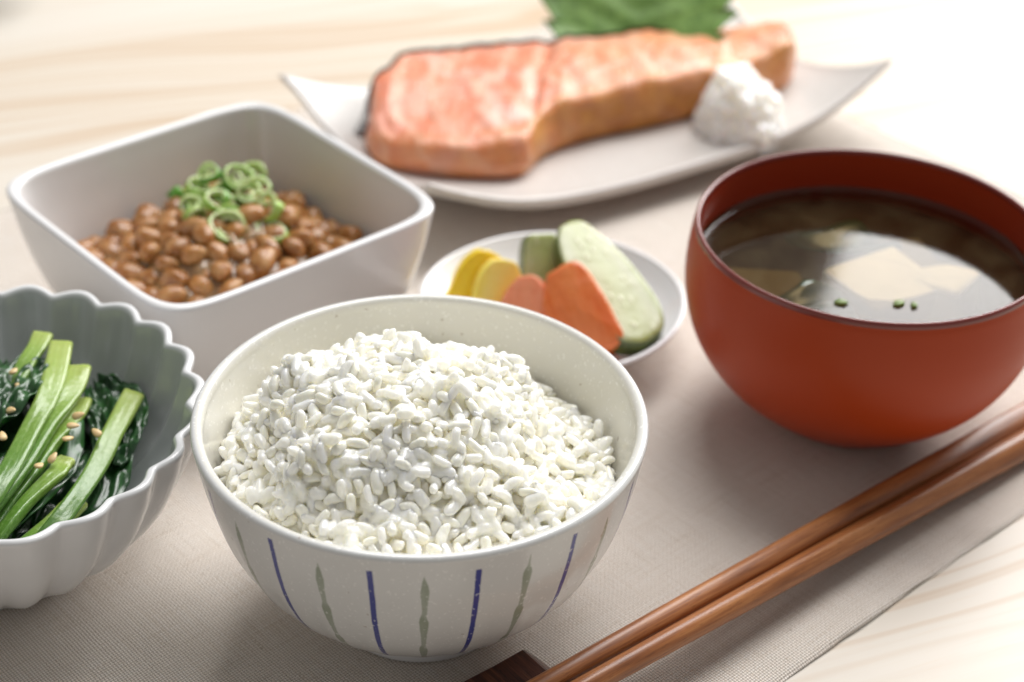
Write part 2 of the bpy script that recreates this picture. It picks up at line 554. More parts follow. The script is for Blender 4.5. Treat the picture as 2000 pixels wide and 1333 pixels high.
M = dict(
    table=m_wood_table(), linen=m_linen(), bowl=m_rice_bowl(),
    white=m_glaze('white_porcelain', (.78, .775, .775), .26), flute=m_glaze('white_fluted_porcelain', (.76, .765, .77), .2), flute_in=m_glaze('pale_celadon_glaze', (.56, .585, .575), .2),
    plate=m_glaze('cream_stoneware', (.57, .54, .51), .34, True), dish=m_glaze('white_dish_glaze', (.80, .80, .815), .2),
    bowl_in=m_glaze('speckled_inner_glaze', (.70, .69, .645), .24, True),
    rice=m_rice('cooked_rice', .0042, 1.0, 0.0), grain=m_rice('rice_grain', .0010, .85, .0), red=m_red_lacquer('red_lacquer', (.39, .046, .007), .42, .0, .28), red_in=m_red_lacquer('red_lacquer_inside', (.40, .042, .010), .3, .15),
    rim=m_red_lacquer('dark_red_rim', (.17, .022, .014), .25, .5),
    stick=m_chopstick(), rest=m_dark_wood(), soup=m_soup(), salmon=m_salmon(), stem=m_stem(),
    leaf=m_leaf('cooked_leaf', (.008, .038, .012), (.035, .115, .030), 60, .28, .3), shiso=m_leaf('shiso_leaf_green', (.085, .185, .025), (.20, .34, .075), 60, .5, .05),
    skin=m_flesh('salmon_skin', (.05, .05, .06), (.30, .29, .29), 130, .3, 0, coat=.3),
    belly=m_flesh('salmon_belly', (.80, .62, .44), (.80, .44, .30), 70, .4, .3),
    daikon=m_flesh('grated_daikon', (.86, .85, .79), (.91, .905, .88), 160, .35, 1.0, .008, (1, .9, .7), .0012, .6, .25),
    bean=m_bean(),
    paste=m_flesh('natto_film', (.17, .075, .022), (.40, .26, .13), 140, .2, .3, .003, (1, .5, .25), .0012, .7, .5),
    scallion=m_scallion(),
    takuan=m_fibre('pickled_radish_pale', (.88, .70, .10), (.90, .77, .24), 300),
    takuan2=m_fibre('pickled_radish_deep', (.86, .60, .01), (.88, .67, .04), 300),
    carrot=m_fibre('pickled_carrot', (.70, .14, .022), (.80, .27, .085), 330),
    carrot2=m_fibre('pickled_carrot_pale', (.74, .21, .09), (.80, .34, .19), 330),
    cuke=m_cucumber(), cuke_skin=m_flesh('cucumber_skin', (.03, .05, .010), (.15, .19, .045), 110, .3, .2, coat=.2),
    tofu=m_flesh('tofu', (.84, .80, .69), (.88, .84, .75), 60, .45, .4, .004, (1, .85, .6)),
    wakame=m_leaf('wakame_green', (.006, .022, .008), (.02, .06, .018), 90), chive=m_flesh('chive_green', (.10, .17, .02), (.18, .27, .04), 200, .4, .1),
    sesame=m_flesh('sesame_tan', (.62, .43, .19), (.76, .60, .33), 300, .4, .3, .001),
)

# ------------------------------------------------------------------ table and placemat
TZ = -0.014                    # table top, just below the cloth


def build_table():
    v, f = [], []
    x0, x1, y0, y1, z0, z1 = -9, 9, -1, 17, TZ - .3, TZ
    v = [(x0, y0, z0), (x1, y0, z0), (x1, y1, z0), (x0, y1, z0), (x0, y0, z1), (x1, y0, z1), (x1, y1, z1), (x0, y1, z1)]
    f = [(0, 3, 2, 1), (4, 5, 6, 7), (0, 1, 5, 4), (1, 2, 6, 5), (2, 3, 7, 6), (3, 0, 4, 7)]
    o = mk('table', v, f, M['table'], smooth=False)
    tag(o, 'pale pine wood table top with fine straight grain lines', 'table')


build_table()


def build_placemat():
    """rectangle turned 42.9 degrees; local x along its long side"""
    ang = math.radians(42.9)
    ux, uy = math.cos(ang), math.sin(ang)
    U0, U1, V0, V1 = .75, 5.84, 2.09, 5.73
    cu, cv = (U0 + U1) / 2, (V0 + V1) / 2
    cx, cy = cu * ux - cv * uy, cu * uy + cv * ux
    hu, hv = (U1 - U0) / 2, (V1 - V0) / 2
    nu, nv = 190, 150
    top = []
    for i in range(nu):
        for j in range(nv):
            # denser rows near the front hem (v = -1)
            s = -1 + 2 * i / (nu - 1)
            t = -1 + 2 * (j / (nv - 1)) ** 1.35
            x, y = s * hu, t * hv
            e = hv + y                                     # distance from the front hem
            x2 = x
            y2 = y + .012 * n3(x * 1.7, 3.1, 0) * math.exp(-e / .3) + .004 * n3(x * 9, 8.1, 0) * math.exp(-e / .05)
            z = .004 * n3(x * .9, y * .9, 1.2) - .004
            pk = math.exp(-e / .16)
            z += pk * (.016 * max(0, n3(x * 3.4 + y * 1.2, y * .8, 5.0)) + .006 * n3(x * 9 + y * 4, y * 2, 9.0))
            z += .0035 * math.exp(-((e - .10) / .05) ** 2)  # the hem is folded double
            dd = min(e, hv - y, hu - abs(x))
            z -= .008 * max(0, 1 - dd / .02) ** 2
            top.append((x2, y2, z))
    bot = [(x, y, TZ + .003) for x, y, z in top]
    verts = top + bot
    n = nu * nv
    faces = grid_faces(nu, nv)
    ring = [i * nv for i in range(nu)] + [(nu - 1) * nv + j for j in range(1, nv)] + [i * nv + nv - 1 for i in range(nu - 2, -1, -1)] + [j for j in range(nv - 2, 0, -1)]
    for a, b in zip(ring, ring[1:] + ring[:1]):
        faces.append((a, a + n, b + n, b))
    o = mk('placemat', verts, faces, M['linen'], loc=(cx, cy, 0), rot=(0, 0, ang))
    tag(o, 'beige woven linen placemat laid diagonally under all the dishes', 'placemat')
    fixn(o)


build_placemat()


# ------------------------------------------------------------------ rice bowl and rice
RB = (-.2335, 3.8329, 0)
INNER_RICE = [(.565, .62), (.553, .56), (.53, .47), (.49, .36), (.42, .25), (.31, .165), (.18, .13), (0, .12)]


def build_rice_bowl():
    root = empty('rice_bowl', RB, 'white bowl with blue and green vertical stripes, heaped with rice', 'bowl')
    # the wall
    outer = catmull([(.262, .062), (.30, .082), (.39, .145), (.475, .245), (.535, .365), (.572, .49), (.592, .60), (.597, .63)], 60)
    lip = catmull([(.597, .63), (.5985, .641), (.592, .650), (.580, .6515), (.570, .645), (.566, .632), (.5655, .62)], 18)
    inner = catmull(INNER_RICE, 40)
    prof = outer + lip[1:] + inner[1:]

    def wobble(th, r, z):
        # hand-cut shallow facets on the outside
        k = .0025 * math.cos(28 * (th - .075)) * math.exp(-((z - .3) / .17) ** 2) if r > .3 else 0
        return r + k + .002 * math.sin(2 * th + 1) * (r / .6)

    v, f, uv = lathe(prof, 312, wobble, None, 28.0, -math.pi / 2 + .075)
    m1 = len(prof) - 1
    mk('bowl_wall', v, f, [M['bowl'], M['bowl_in']], root, uvs=uv, midx=[0 if k % m1 < 66 else 1 for k in range(len(f))])
    # the foot ring
    prof = polyline([([(.222, .058), (.228, .004), (.236, 0)], 3), ([(.236, 0), (.252, 0), (.259, .006), (.262, .05), (.268, .068)], 12)])
    v, f, uv = lathe(prof, 128)
    mk('foot_ring', v, f, M['white'], root)


build_rice_bowl()


def rice_height(x, y, bumps):
    d = math.hypot(x + .065, y - .02)
    z = .476 + .252 * math.exp(-(d / .385) ** 4.4) - .055 * y - .02 * x
    for bx, by, br, bh in bumps:
        q = ((x - bx) ** 2 + (y - by) ** 2) / (br * br)
        if q < 6: z += bh * math.exp(-q)
    return z


def build_rice():
    rng = random.Random(11)
    bumps = []
    for _ in range(95):
        a, r = rng.uniform(0, 2 * math.pi), .5 * math.sqrt(rng.random())
        bumps.append((r * math.cos(a), r * math.sin(a), rng.uniform(.030, .070), rng.choice((-1, -1, 1, 1, 1)) * rng.uniform(.012, .042)))
    # grain shapes: plump, slightly bent, blunt at one end
    shapes = []
    for k in range(14):
        L, w, h = rng.uniform(.024, .036), rng.uniform(.0125, .0165), rng.uniform(.0115, .0142)
        bend, tap, sd = rng.uniform(-.35, .35), rng.uniform(-.25, .25), rng.uniform(0, 50)

        def fn(d):
            fat = 1 + tap * d.x
            px_ = d.x * L * (1 - .05 * abs(d.x))
            pr = (1 - abs(d.x) ** 3.1) ** .5 / max(1e-6, (1 - d.x * d.x) ** .5) if abs(d.x) < .999 else 1
            y = d.y * w * fat * pr
            z = d.z * h * fat * pr - bend * px_ * px_ / L * .8
            nn = 1 + .15 * n3(d.x * 1.6, d.y * 1.6, d.z * 1.6 + sd) + .05 * n3(d.x * 4, d.y * 4, d.z * 4 + sd)
            return (px_ * nn, y * nn, z * nn)
        shapes.append(ellipsoid(12, 10, fn))
    inner = catmull(INNER_RICE, 60)

    def wall_r(z):
        best = min(inner, key=lambda p: abs(p[1] - z))
        return float(best[0]) if z < .62 else .565

    cell = .05
    H = {}

    picks = .0265

    def near(p, md, mp):
        k = tuple(int(math.floor(c / cell)) for c in p)
        for i in (-1, 0, 1):
            for j in (-1, 0, 1):
                for l in (-1, 0, 1):
                    for q in H.get((k[0] + i, k[1] + j, k[2] + l), ()):
                        if (q[0] - p[0]) ** 2 + (q[1] - p[1]) ** 2 + (q[2] - p[2]) ** 2 < (max(md, mp) if q[3] else md) ** 2: return True
        return False

    grains = []
    camp = Vector((0, 0, 3.4047)) - Vector(RB)
    cdir = camp.normalized()
    passes = [(-1, 9000, .0385, -.005, .009), (0, 34000, .0215, .004, .011), (1, 8000, .027, .026, .007)]
    for layer, tries, md, dz, jit in passes:
        for _ in range(tries):
            if layer < 0 and len(grains) >= 300: break
            a, r = rng.uniform(0, 2 * math.pi), .56 * math.sqrt(rng.random())
            x, y = r * math.cos(a), r * math.sin(a)
            z = rice_height(x, y, bumps)
            e = .004
            nrm = Vector((rice_height(x - e, y, bumps) - rice_height(x + e, y, bumps), rice_height(x, y - e, bumps) - rice_height(x, y + e, bumps), 2 * e)).normalized()
            if layer < 0 and nrm.dot(cdir) < .25: continue
            off = -dz + rng.gauss(0, jit)
            p = Vector((x, y, z)) + nrm * off
            if math.hypot(p.x, p.y) > wall_r(p.z) - .022: continue
            if near(p, md, picks): continue
            H.setdefault(tuple(int(math.floor(c / cell)) for c in p), []).append((p.x, p.y, p.z, layer < 0))
            t = nrm.orthogonal().normalized()
            t = Matrix.Rotation(rng.uniform(0, 2 * math.pi), 3, nrm) @ t
            b = nrm.cross(t)
            tilt = rng.gauss(0, .38) if rng.random() < .86 else rng.uniform(-1.2, 1.2)
            if layer < 0: tilt *= .8
            t = (Matrix.Rotation(tilt, 3, b) @ t).normalized()
            b = (Matrix.Rotation(rng.uniform(0, 6.28), 3, t) @ b).normalized()
            n_ = t.cross(b)
            R = Matrix((t, b, n_)).transposed()
            grains.append((layer, p, R, rng.randrange(14), rng.uniform(.86, 1.14), 0, off))
    mound = empty('rice_mound', (RB[0], RB[1], .12), 'mound of steamed white rice grains in the striped bowl', 'rice')
    pick = set(i for i in range(len(grains)) if grains[i][0] < 0)
    meshes = []
    for v, f in shapes:
        me = bpy.data.meshes.new('grain')
        me.from_pydata([tuple(c * D for c in p) for p in v], [], f)
        me.polygons.foreach_set('use_smooth', [True] * len(f))
        me.materials.append(M['grain'])
        meshes.append(me)
    V, F = [], []
    for i, (layer, p, R, k, s, face, off) in enumerate(grains):
        q = p - Vector((0, 0, .12))
        if i in pick:
            o = bpy.data.objects.new('grain', meshes[k])
            COL.objects.link(o)
            o.parent = mound
            o.matrix_local = Matrix.Translation(q * D) @ R.to_4x4() @ Matrix.Scale(s, 4)
        else:
            v, f = shapes[k]
            b = len(V)
            A = np.array(v) @ (np.array(R).T) * s + np.array(q)
            V.extend(A.tolist())
            F.extend([tuple(c + b for c in g) for g in f])
    # packed rice under the visible grains: one closed lump
    nr, nt = 90, 220
    b0 = len(V)
    for side in (0, 1):
        for i in range(nr):
            for j in range(nt):
                r, a = .50 * i / (nr - 1), 2 * math.pi * j / nt
                x, y = r * math.cos(a), r * math.sin(a)
                V.append((x, y, rice_height(x, y, bumps) - .019 + .008 * n3(x * 40, y * 40, 3) - .12) if side == 0 else (x * .98, y * .98, .40 - .12))
    g = grid_faces(nr, nt, True)
    n = nr * nt
    F.extend([tuple(c + b0 for c in q) for q in g])
    F.extend([tuple(c + b0 + n for c in reversed(q)) for q in g])
    e = (nr - 1) * nt
    F.extend([(b0 + e + j, b0 + n + e + j, b0 + n + e + (j + 1) % nt, b0 + e + (j + 1) % nt) for j in range(nt)])
    o = mk('packed_grains', V, F, M['rice'], mound)
    o['kind'] = 'stuff'
    md = o.modifiers.new('fuse', 'REMESH')               # cooked grains stick and melt together
    md.mode = 'VOXEL'
    md.voxel_size = .00030
    md.use_smooth_shade = True
    md = o.modifiers.new('soften', 'SMOOTH')
    md.factor, md.iterations = .5, 3


build_rice()


# ------------------------------------------------------------------ soup bowl
SB = (1.1011, 4.8383, 0)


def build_soup():
    root = empty('soup_bowl', SB, 'red lacquered round soup bowl filled with clear brown miso soup', 'bowl')
    outer = catmull([(.16, .012), (.20, 0), (.236, .012), (.29, .055), (.342, .093), (.376, .122)], 16)
    outer += catmull([(.380, .125), (.43, .172), (.49, .25), (.535, .345), (.559, .45), (.562, .54), (.553, .63), (.5465, .662)], 46)
    v, f, uv = lathe([np.array((0, .03))] + outer, 192)
    mk('bowl_wall', v, f, M['red'], root)
    lip = catmull([(.5465, .662), (.545, .674), (.538, .681), (.530, .676), (.527, .664)], 14)
    v, f, uv = lathe(lip, 192)
    mk('rim', v, f, M['rim'], root)
    inner = catmull([(.527, .664), (.533, .60), (.538, .53), (.535, .44), (.51, .34), (.45, .24), (.36, .16), (.2, .11), (0, .10)], 50)
    v, f, uv = lathe(inner, 192)
    mk('bowl_lining', v, f, M['red_in'], root)
    # the broth, creeping up a little at the wall
    z0 = .522
    prof = [np.array(p) for p in [(0, z0), (.12, z0), (.25, z0), (.38, z0), (.47, z0), (.505, z0), (.520, z0 + .0015), (.528, z0 + .005), (.533, z0 + .011), (.537, z0 + .019)]]
    v, f, uv = lathe(prof, 192)
    o = mk('miso_soup', v, [tuple(reversed(g)) for g in f], M['soup'], loc=SB)
    # added sheet imitating light lost with depth: only what floats highest shows clearly
    n = N('depth_murk_sheet')
    murk = n.node('ShaderNodeBsdfDiffuse', {'Color': (.050, .034, .015)}).outputs[0]
    clear = n.node('ShaderNodeBsdfTransparent', {'Color': (.85, .75, .55)}).outputs[0]
    n.t.links.new(n.node('ShaderNodeMixShader', {0: .45, 1: clear, 2: murk}).outputs[0], n.out.inputs[0])
    v, f, uv = lathe([np.array(p) for p in [(0, .492), (.2, .492), (.4, .492), (.53, .492)]], 96)
    mk('depth_murk_sheet', v, [tuple(reversed(g)) for g in f], n.m, o)
    tag(o, 'cloudy brown miso soup mirroring the window inside the red bowl', 'soup')


build_soup()


def block(name, size, loc, rot, mat, label=None, cat=None, group=None, bev=.026, seed=0):
    bm = bmesh.new()
    bmesh.ops.create_cube(bm, size=1)
    for v in bm.verts:
        v.co = Vector((v.co.x * size[0] * D, v.co.y * size[1] * D, v.co.z * size[2] * D))
    bmesh.ops.bevel(bm, geom=bm.edges[:], offset=bev * D, segments=3, affect='EDGES', profile=.6)
    for v in bm.verts:
        v.co += v.co.normalized() * (.004 * D * n3(v.co.x / D * 6, v.co.y / D * 6, v.co.z / D * 6 + seed))
    me = bpy.data.meshes.new(name)
    bm.to_mesh(me); bm.free()
    me.materials.append(mat)
    me.polygons.foreach_set('use_smooth', [True] * len(me.polygons))
    o = bpy.data.objects.new(name, me)
    COL.objects.link(o)
    o.location = Vector(loc) * D
    o.rotation_euler = rot
    if label: tag(o, label, cat, group)
    return o


def sheet(name, path, width, fn, mat, nu=46, nv=16, thick=.008, parent=None, loc=(0, 0, 0)):
    """a wavy strip along a path of (x, y, z) points; fn(u, v) displaces it along its normal"""
    P = catmull(path, nu)
    top, bot = [], []
    for i in range(nu):
        u = i / (nu - 1)
        a = Vector(P[min(i + 1, nu - 1)]) - Vector(P[max(i - 1, 0)])
        a.normalize()
        side = a.cross(Vector((0, 0, 1))).normalized()
        nrm = side.cross(a)
        w = width(u)
        for j in range(nv):
            v = -1 + 2 * j / (nv - 1)
            p = Vector(P[i]) + side * (w * v) + nrm * fn(u, v)
            top.append(tuple(p + nrm * thick * .5))
            bot.append(tuple(p - nrm * thick * .5))
    n = nu * nv
    f = grid_faces(nu, nv)
    faces = f + [tuple(c + n for c in reversed(g)) for g in f]
    ring = [i * nv for i in range(nu)] + [(nu - 1) * nv + j for j in range(1, nv)] + [i * nv + nv - 1 for i in range(nu - 2, -1, -1)] + [j for j in range(nv - 2, 0, -1)]
    for a, b in zip(ring, ring[1:] + ring[:1]):
        faces.append((a, a + n, b + n, b))
    vv = [(p[0] - loc[0], p[1] - loc[1], p[2] - loc[2]) for p in top + bot]
    return fixn(mk(name, vv, faces, mat, parent, loc=loc))


def build_soup_contents():
    block('tofu_cube', (.30, .28, .16), (1.17, 4.86, .420), (0.05, -.03, .55), M['tofu'], 'largest pale tofu cube in the middle of the miso soup', 'tofu', 'tofu cubes in the soup', seed=1)
    block('tofu_cube', (.20, .19, .15), (1.36, 4.88, .425), (-.10, .08, .95), M['tofu'], 'tofu cube nearest the chopsticks in the miso soup', 'tofu', 'tofu cubes in the soup', seed=2)
    block('tofu_cube', (.20, .18, .14), (1.27, 5.08, .395), (.08, .1, .3), M['tofu'], 'tofu cube at the back of the miso soup, half sunk', 'tofu', 'tofu cubes in the soup', seed=3)
    block('tofu_cube', (.26, .20, .12), (.80, 4.85, .40), (.1, .12, .15), M['tofu'], 'dim sunken tofu cube beside the wall of the soup bowl', 'tofu', 'tofu cubes in the soup', seed=4)
    for k, (pth, w, lab) in enumerate([
            ([(.90, 5.16, .46), (1.03, 5.10, .50), (1.16, 5.10, .495), (1.26, 5.16, .45)], .07, 'dark green wakame strip behind the tofu in the soup'),
            ([(.80, 4.72, .47), (.88, 4.70, .505), (.97, 4.70, .50), (1.06, 4.66, .45)], .06, 'dark green wakame strip in front of the tofu in the soup')]):
        c = pth[1]
        o = sheet('wakame_strip', pth, lambda u, w=w: w * (.35 + math.sin(math.pi * u) ** .6), lambda u, v, k=k: .012 * math.sin(7 * u + 3 * v + k), M['wakame'], loc=c)
        tag(o, lab, 'seaweed', 'wakame in the soup')
    for k, (x, y, lab) in enumerate([(1.0, 4.652, 'lone chopped chive floating on the soup'), (1.177, 4.657, 'larger of the two touching chives floating on the soup'), (1.222, 4.648, 'smaller of the two touching chives floating on the soup')]):
        s = .019 if k < 2 else .014
        v, f = ellipsoid(8, 12, lambda d, s=s: (d.x * s * 1.15, d.y * s * .8, d.z * .008))
        tag(mk('chopped_chive', v, f, M['chive'], loc=(x, y, .526), rot=(0, 0, k * .7)), lab, 'chive', 'chives on the soup')


build_soup_contents()


# ------------------------------------------------------------------ square bowl with natto
NB = (-.9905, 5.2406, 0)
NROT = 3.0984 - math.pi * .75


def build_square_bowl():
    root = empty('square_bowl', NB, 'white square porcelain bowl holding natto', 'bowl')
    root.rotation_euler = (0, 0, NROT)

    def sq(th, r, z):
        n = 3.2 + 4.6 * min(1, max(0, (r - .05) / .5))
        return r / (abs(math.cos(th)) ** n + abs(math.sin(th)) ** n) ** (1 / n)

    outer = catmull([(.33, .03), (.375, .0), (.405, .012), (.445, .07), (.495, .19), (.53, .34), (.549, .46), (.553, .487)], 44)
    lip = catmull([(.553, .487), (.553, .497), (.545, .504), (.532, .504), (.522, .497), (.519, .487)], 14)
    inner = catmull([(.519, .487), (.513, .44), (.495, .33), (.46, .2), (.41, .115), (.33, .09), (.18, .082), (0, .08)], 44)
    v, f, uv = lathe(outer + lip[1:] + inner[1:], 288, sq)
    mk('bowl_wall', v, f, M['white'], root)
    # the raised foot
    v, f, uv = lathe([np.array(p) for p in [(.33, .03), (.315, .002), (.30, .002), (.28, .03)]], 144, sq)
    mk('foot_ring', v, f, M['white'], root)


build_square_bowl()


def natto_h(x, y):
    """height of the natto heap; x, y from the bowl's centre"""
    d = math.hypot(x, y - .03)
    return .205 + .185 * math.exp(-(d / .36) ** 2.4) + .02 * n3(x * 7, y * 7, 2)


def build_natto():
    rng = random.Random(5)
    ca, sa = math.cos(-NROT), math.sin(-NROT)

    def inside(x, y, m):
        p, q = ca * x - sa * y, sa * x + ca * y
        return (abs(p) ** 5 + abs(q) ** 5) ** .2 < m

    shapes = []
    for k in range(7):
        a, b, c, sd = rng.uniform(.046, .060), rng.uniform(.034, .041), rng.uniform(.030, .038), rng.uniform(0, 40)

        def fn(d):
            nn = 1 + .20 * n3(d.x * 1.3, d.y * 1.3, d.z * 1.3 + sd) + .05 * n3(d.x * 3.5, d.y * 3.5, d.z * 3.5 + sd)
            return (d.x * a * nn, d.y * b * nn, d.z * c * nn - .10 * d.x * d.x * a)
        v, f = ellipsoid(14, 16, fn)
        me = bpy.data.meshes.new('natto_bean')
        me.from_pydata([tuple(q * D for q in p) for p in v], [], f)
        me.polygons.foreach_set('use_smooth', [True] * len(f))
        me.materials.append(M['bean'])
        shapes.append(me)
    pts = []
    for layer, (tries, md, dz) in enumerate([(9000, .066, 0), (4000, .066, .045)]):
        for _ in range(tries):
            x, y = rng.uniform(-.68, .68), rng.uniform(-.68, .68)
            if not inside(x, y, .425 - layer * .02): continue
            z = natto_h(x, y) - dz + rng.gauss(0, .012)
            if any((x - a) ** 2 + (y - b) ** 2 + (z - c) ** 2 < md * md for a, b, c in pts): continue
            pts.append((x, y, z))
            o = bpy.data.objects.new('natto_bean', shapes[rng.randrange(7)])
            COL.objects.link(o)
            o.location = Vector((NB[0] + x, NB[1] + y, z)) * D
            o.rotation_euler = (rng.uniform(-.6, .6), rng.uniform(-.6, .6), rng.uniform(0, 6.28))
            s = rng.uniform(.88, 1.12)
            o.scale = (s, s, s)
            tag(o, 'glossy brown fermented soybean in the square white bowl', 'bean', 'natto beans in the square bowl')
    # sticky film between the beans
    nr, nt = 24, 96
    v = []
    for i in range(nr):
        for j in range(nt):
            th = 2 * math.pi * j / nt
            r = .44 * i / (nr - 1)
            rr = r / (abs(math.cos(th)) ** 5 + abs(math.sin(th)) ** 5) ** .2
            p, q = rr * math.cos(th), rr * math.sin(th)
            x, y = ca * p + sa * q, -sa * p + ca * q
            v.append((x, y, natto_h(x, y) - .004 + .03 * n3(x * 24, y * 24, 0) - (.03 if i == nr - 1 else 0)))
    o = mk('natto_film', v, grid_faces(nr, nt, True), M['paste'], loc=NB)
    tag(o, 'sticky brown film between the natto beans', 'natto', kind='stuff')


build_natto()


def ring_mesh(R, wall, h, squash, sd):
    """a slice of scallion: short hollow tube, uneven; v of the UV map 0 outside, 1 inside"""
    sec = [(R, -.5 * h, 0), (R + .0015, 0, .02), (R, .5 * h, .2), (R - wall * .5, .53 * h, .45), (R - wall, .5 * h, .7), (R - wall - .001, 0, .98), (R - wall, -.5 * h, .8), (R - wall * .5, -.53 * h, .4)]
    n = 44
    v, f, uv = [], [], []
    m = len(sec)
    for j in range(n):
        th = 2 * math.pi * j / n
        k = 1 + .09 * n3(math.cos(th) * 1.1, math.sin(th) * 1.1, sd)
        for r, z, t in sec:
            v.append((r * k * math.cos(th), r * k * squash * math.sin(th), z + .008 * math.sin(2 * th + sd)))
    for j in range(n):
        b = (j + 1) % n
        for i in range(m):
            c = (i + 1) % m
            f.append((j * m + i, b * m + i, b * m + c, j * m + c))
            t0, t1 = sec[i][2], sec[c][2]
            uv.append(((0, t0), (0, t0), (0, t1), (0, t1)))
    return v, f, uv


def build_scallions():
    rng = random.Random(3)
    # x, y, z, outer radius, lean towards the viewer, lean sideways
    R = [(-.973, 5.175, .405, .064, .75, .25), (-.887, 5.355, .465, .062, .85, -.25), (-.961, 5.446, .47, .056, .9, .3), (-.806, 5.214, .36, .060, .25, -.15),
         (-1.086, 5.254, .395, .054, .9, .75), (-1.019, 5.311, .43, .056, .35, .5), (-1.118, 5.454, .415, .050, .2, .5), (-1.196, 5.463, .37, .048, .15, .9),
         (-1.09, 5.509, .45, .046, .5, -.3), (-.815, 5.297, .41, .056, .55, -.6), (-.902, 5.262, .385, .052, .45, .2), (-.944, 5.161, .335, .060, .5, -.1),
         (-.931, 5.62, .40, .050, .7, .1), (-1.001, 5.40, .425, .054, .3, .2), (-.846, 5.281, .36, .052, .3, .4), (-1.081, 5.38, .38, .052, .3, -.3),
         (-1.03, 5.22, .37, .046, .6, -.5), (-.87, 5.44, .39, .05, .3, .3), (-1.13, 5.37, .385, .048, .6, .1), (-.96, 5.32, .40, .05, .15, -.2), (-1.01, 5.48, .40, .048, .2, .1), (-.79, 5.36, .365, .046, .4, -.5), (-1.0, 5.27, .345, .05, .2, .5), (-1.05, 5.42, .36, .05, .5, -.4), (-.91, 5.33, .37, .05, .4, .5),
         (-.86, 5.22, .335, .045, .9, -.3), (-.96, 5.40, .37, .05, .2, -.4), (-1.12, 5.32, .345, .045, .5, .6), (-.93, 5.50, .38, .05, .5, .1), (-1.05, 5.33, .36, .045, 1.0, .0)]
    for q in range(16):
        a, d = q * 2.4, .05 + .012 * q
        R.append((-.975 + d * math.cos(a) * .95, 5.33 + d * math.sin(a) * .75, .415 - .07 * (q / 15), rng.uniform(.038, .05), rng.uniform(.0, .8), rng.uniform(-.6, .6)))
    for k, (x, y, z, r, la, lb) in enumerate(R):
        x, y = -.965 + (x + .965) * .88, 5.335 + (y - 5.335) * .86
        v, f, uv = ring_mesh(r, rng.uniform(.0085, .0125), rng.uniform(.024, .05), rng.uniform(.62, 1.0), k * 3.7)
        o = mk('scallion_ring', v, f, M['scallion'], loc=(x, y + .015, z - .010), uvs=uv, rot=(la, lb, rng.uniform(-.5, .5)))
        fixn(o)
        if k % 2 == 0:
            v, f, uv = ring_mesh(r * rng.uniform(.55, .68), .009, .024, .9, k * 2.1 + 50)
            fixn(mk('inner_layer', v, f, M['scallion'], o, loc=(r * .12, .0, -.006), uvs=uv))
        lab = 'thin green scallion ring heaped on the natto'
        if k == 0: lab = 'large open scallion ring at the front of the heap on the natto'
        if k == 7: lab = 'scallion slice lying outermost on the heap, nearest the bowl corner beside the wood'
        tag(o, lab, 'scallion', 'scallion rings on the natto')


build_scallions()


# ------------------------------------------------------------------ fluted bowl with greens
GB = (-1.487, 3.9926, 0)


def build_fluted_bowl():
    root = empty('fluted_bowl', GB, 'pale fluted flower-shaped porcelain bowl of cooked greens', 'bowl')
    nl = 24

    def rad(th, r, z):
        if r < .22: return r
        w = min(1, (r - .22) / .2)
        c = abs(math.cos(nl / 2 * th + .3))
        lobe = math.sqrt(c * c + .05) - .6
        return r + .036 * w * lobe

    def zf(th, r, z):
        c = abs(math.cos(nl / 2 * th + .3))
        return z + .010 * (math.sqrt(c * c + .05) - .5) * max(0, min(1, (z - .25) / .25))

    outer = catmull([(.0, .02), (.20, .018), (.25, 0), (.285, .006), (.34, .055), (.45, .15), (.54, .27), (.597, .39), (.622, .47), (.627, .488)], 56)
    lip = catmull([(.627, .488), (.627, .499), (.618, .505), (.607, .503), (.599, .494), (.596, .484)], 12)
    inner = catmull([(.596, .484), (.575, .41), (.52, .29), (.43, .18), (.31, .095), (.17, .065), (0, .06)], 50)
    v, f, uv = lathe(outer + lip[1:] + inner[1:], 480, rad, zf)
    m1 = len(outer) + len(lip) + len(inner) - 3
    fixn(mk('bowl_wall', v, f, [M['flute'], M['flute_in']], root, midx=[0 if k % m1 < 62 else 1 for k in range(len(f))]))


build_fluted_bowl()


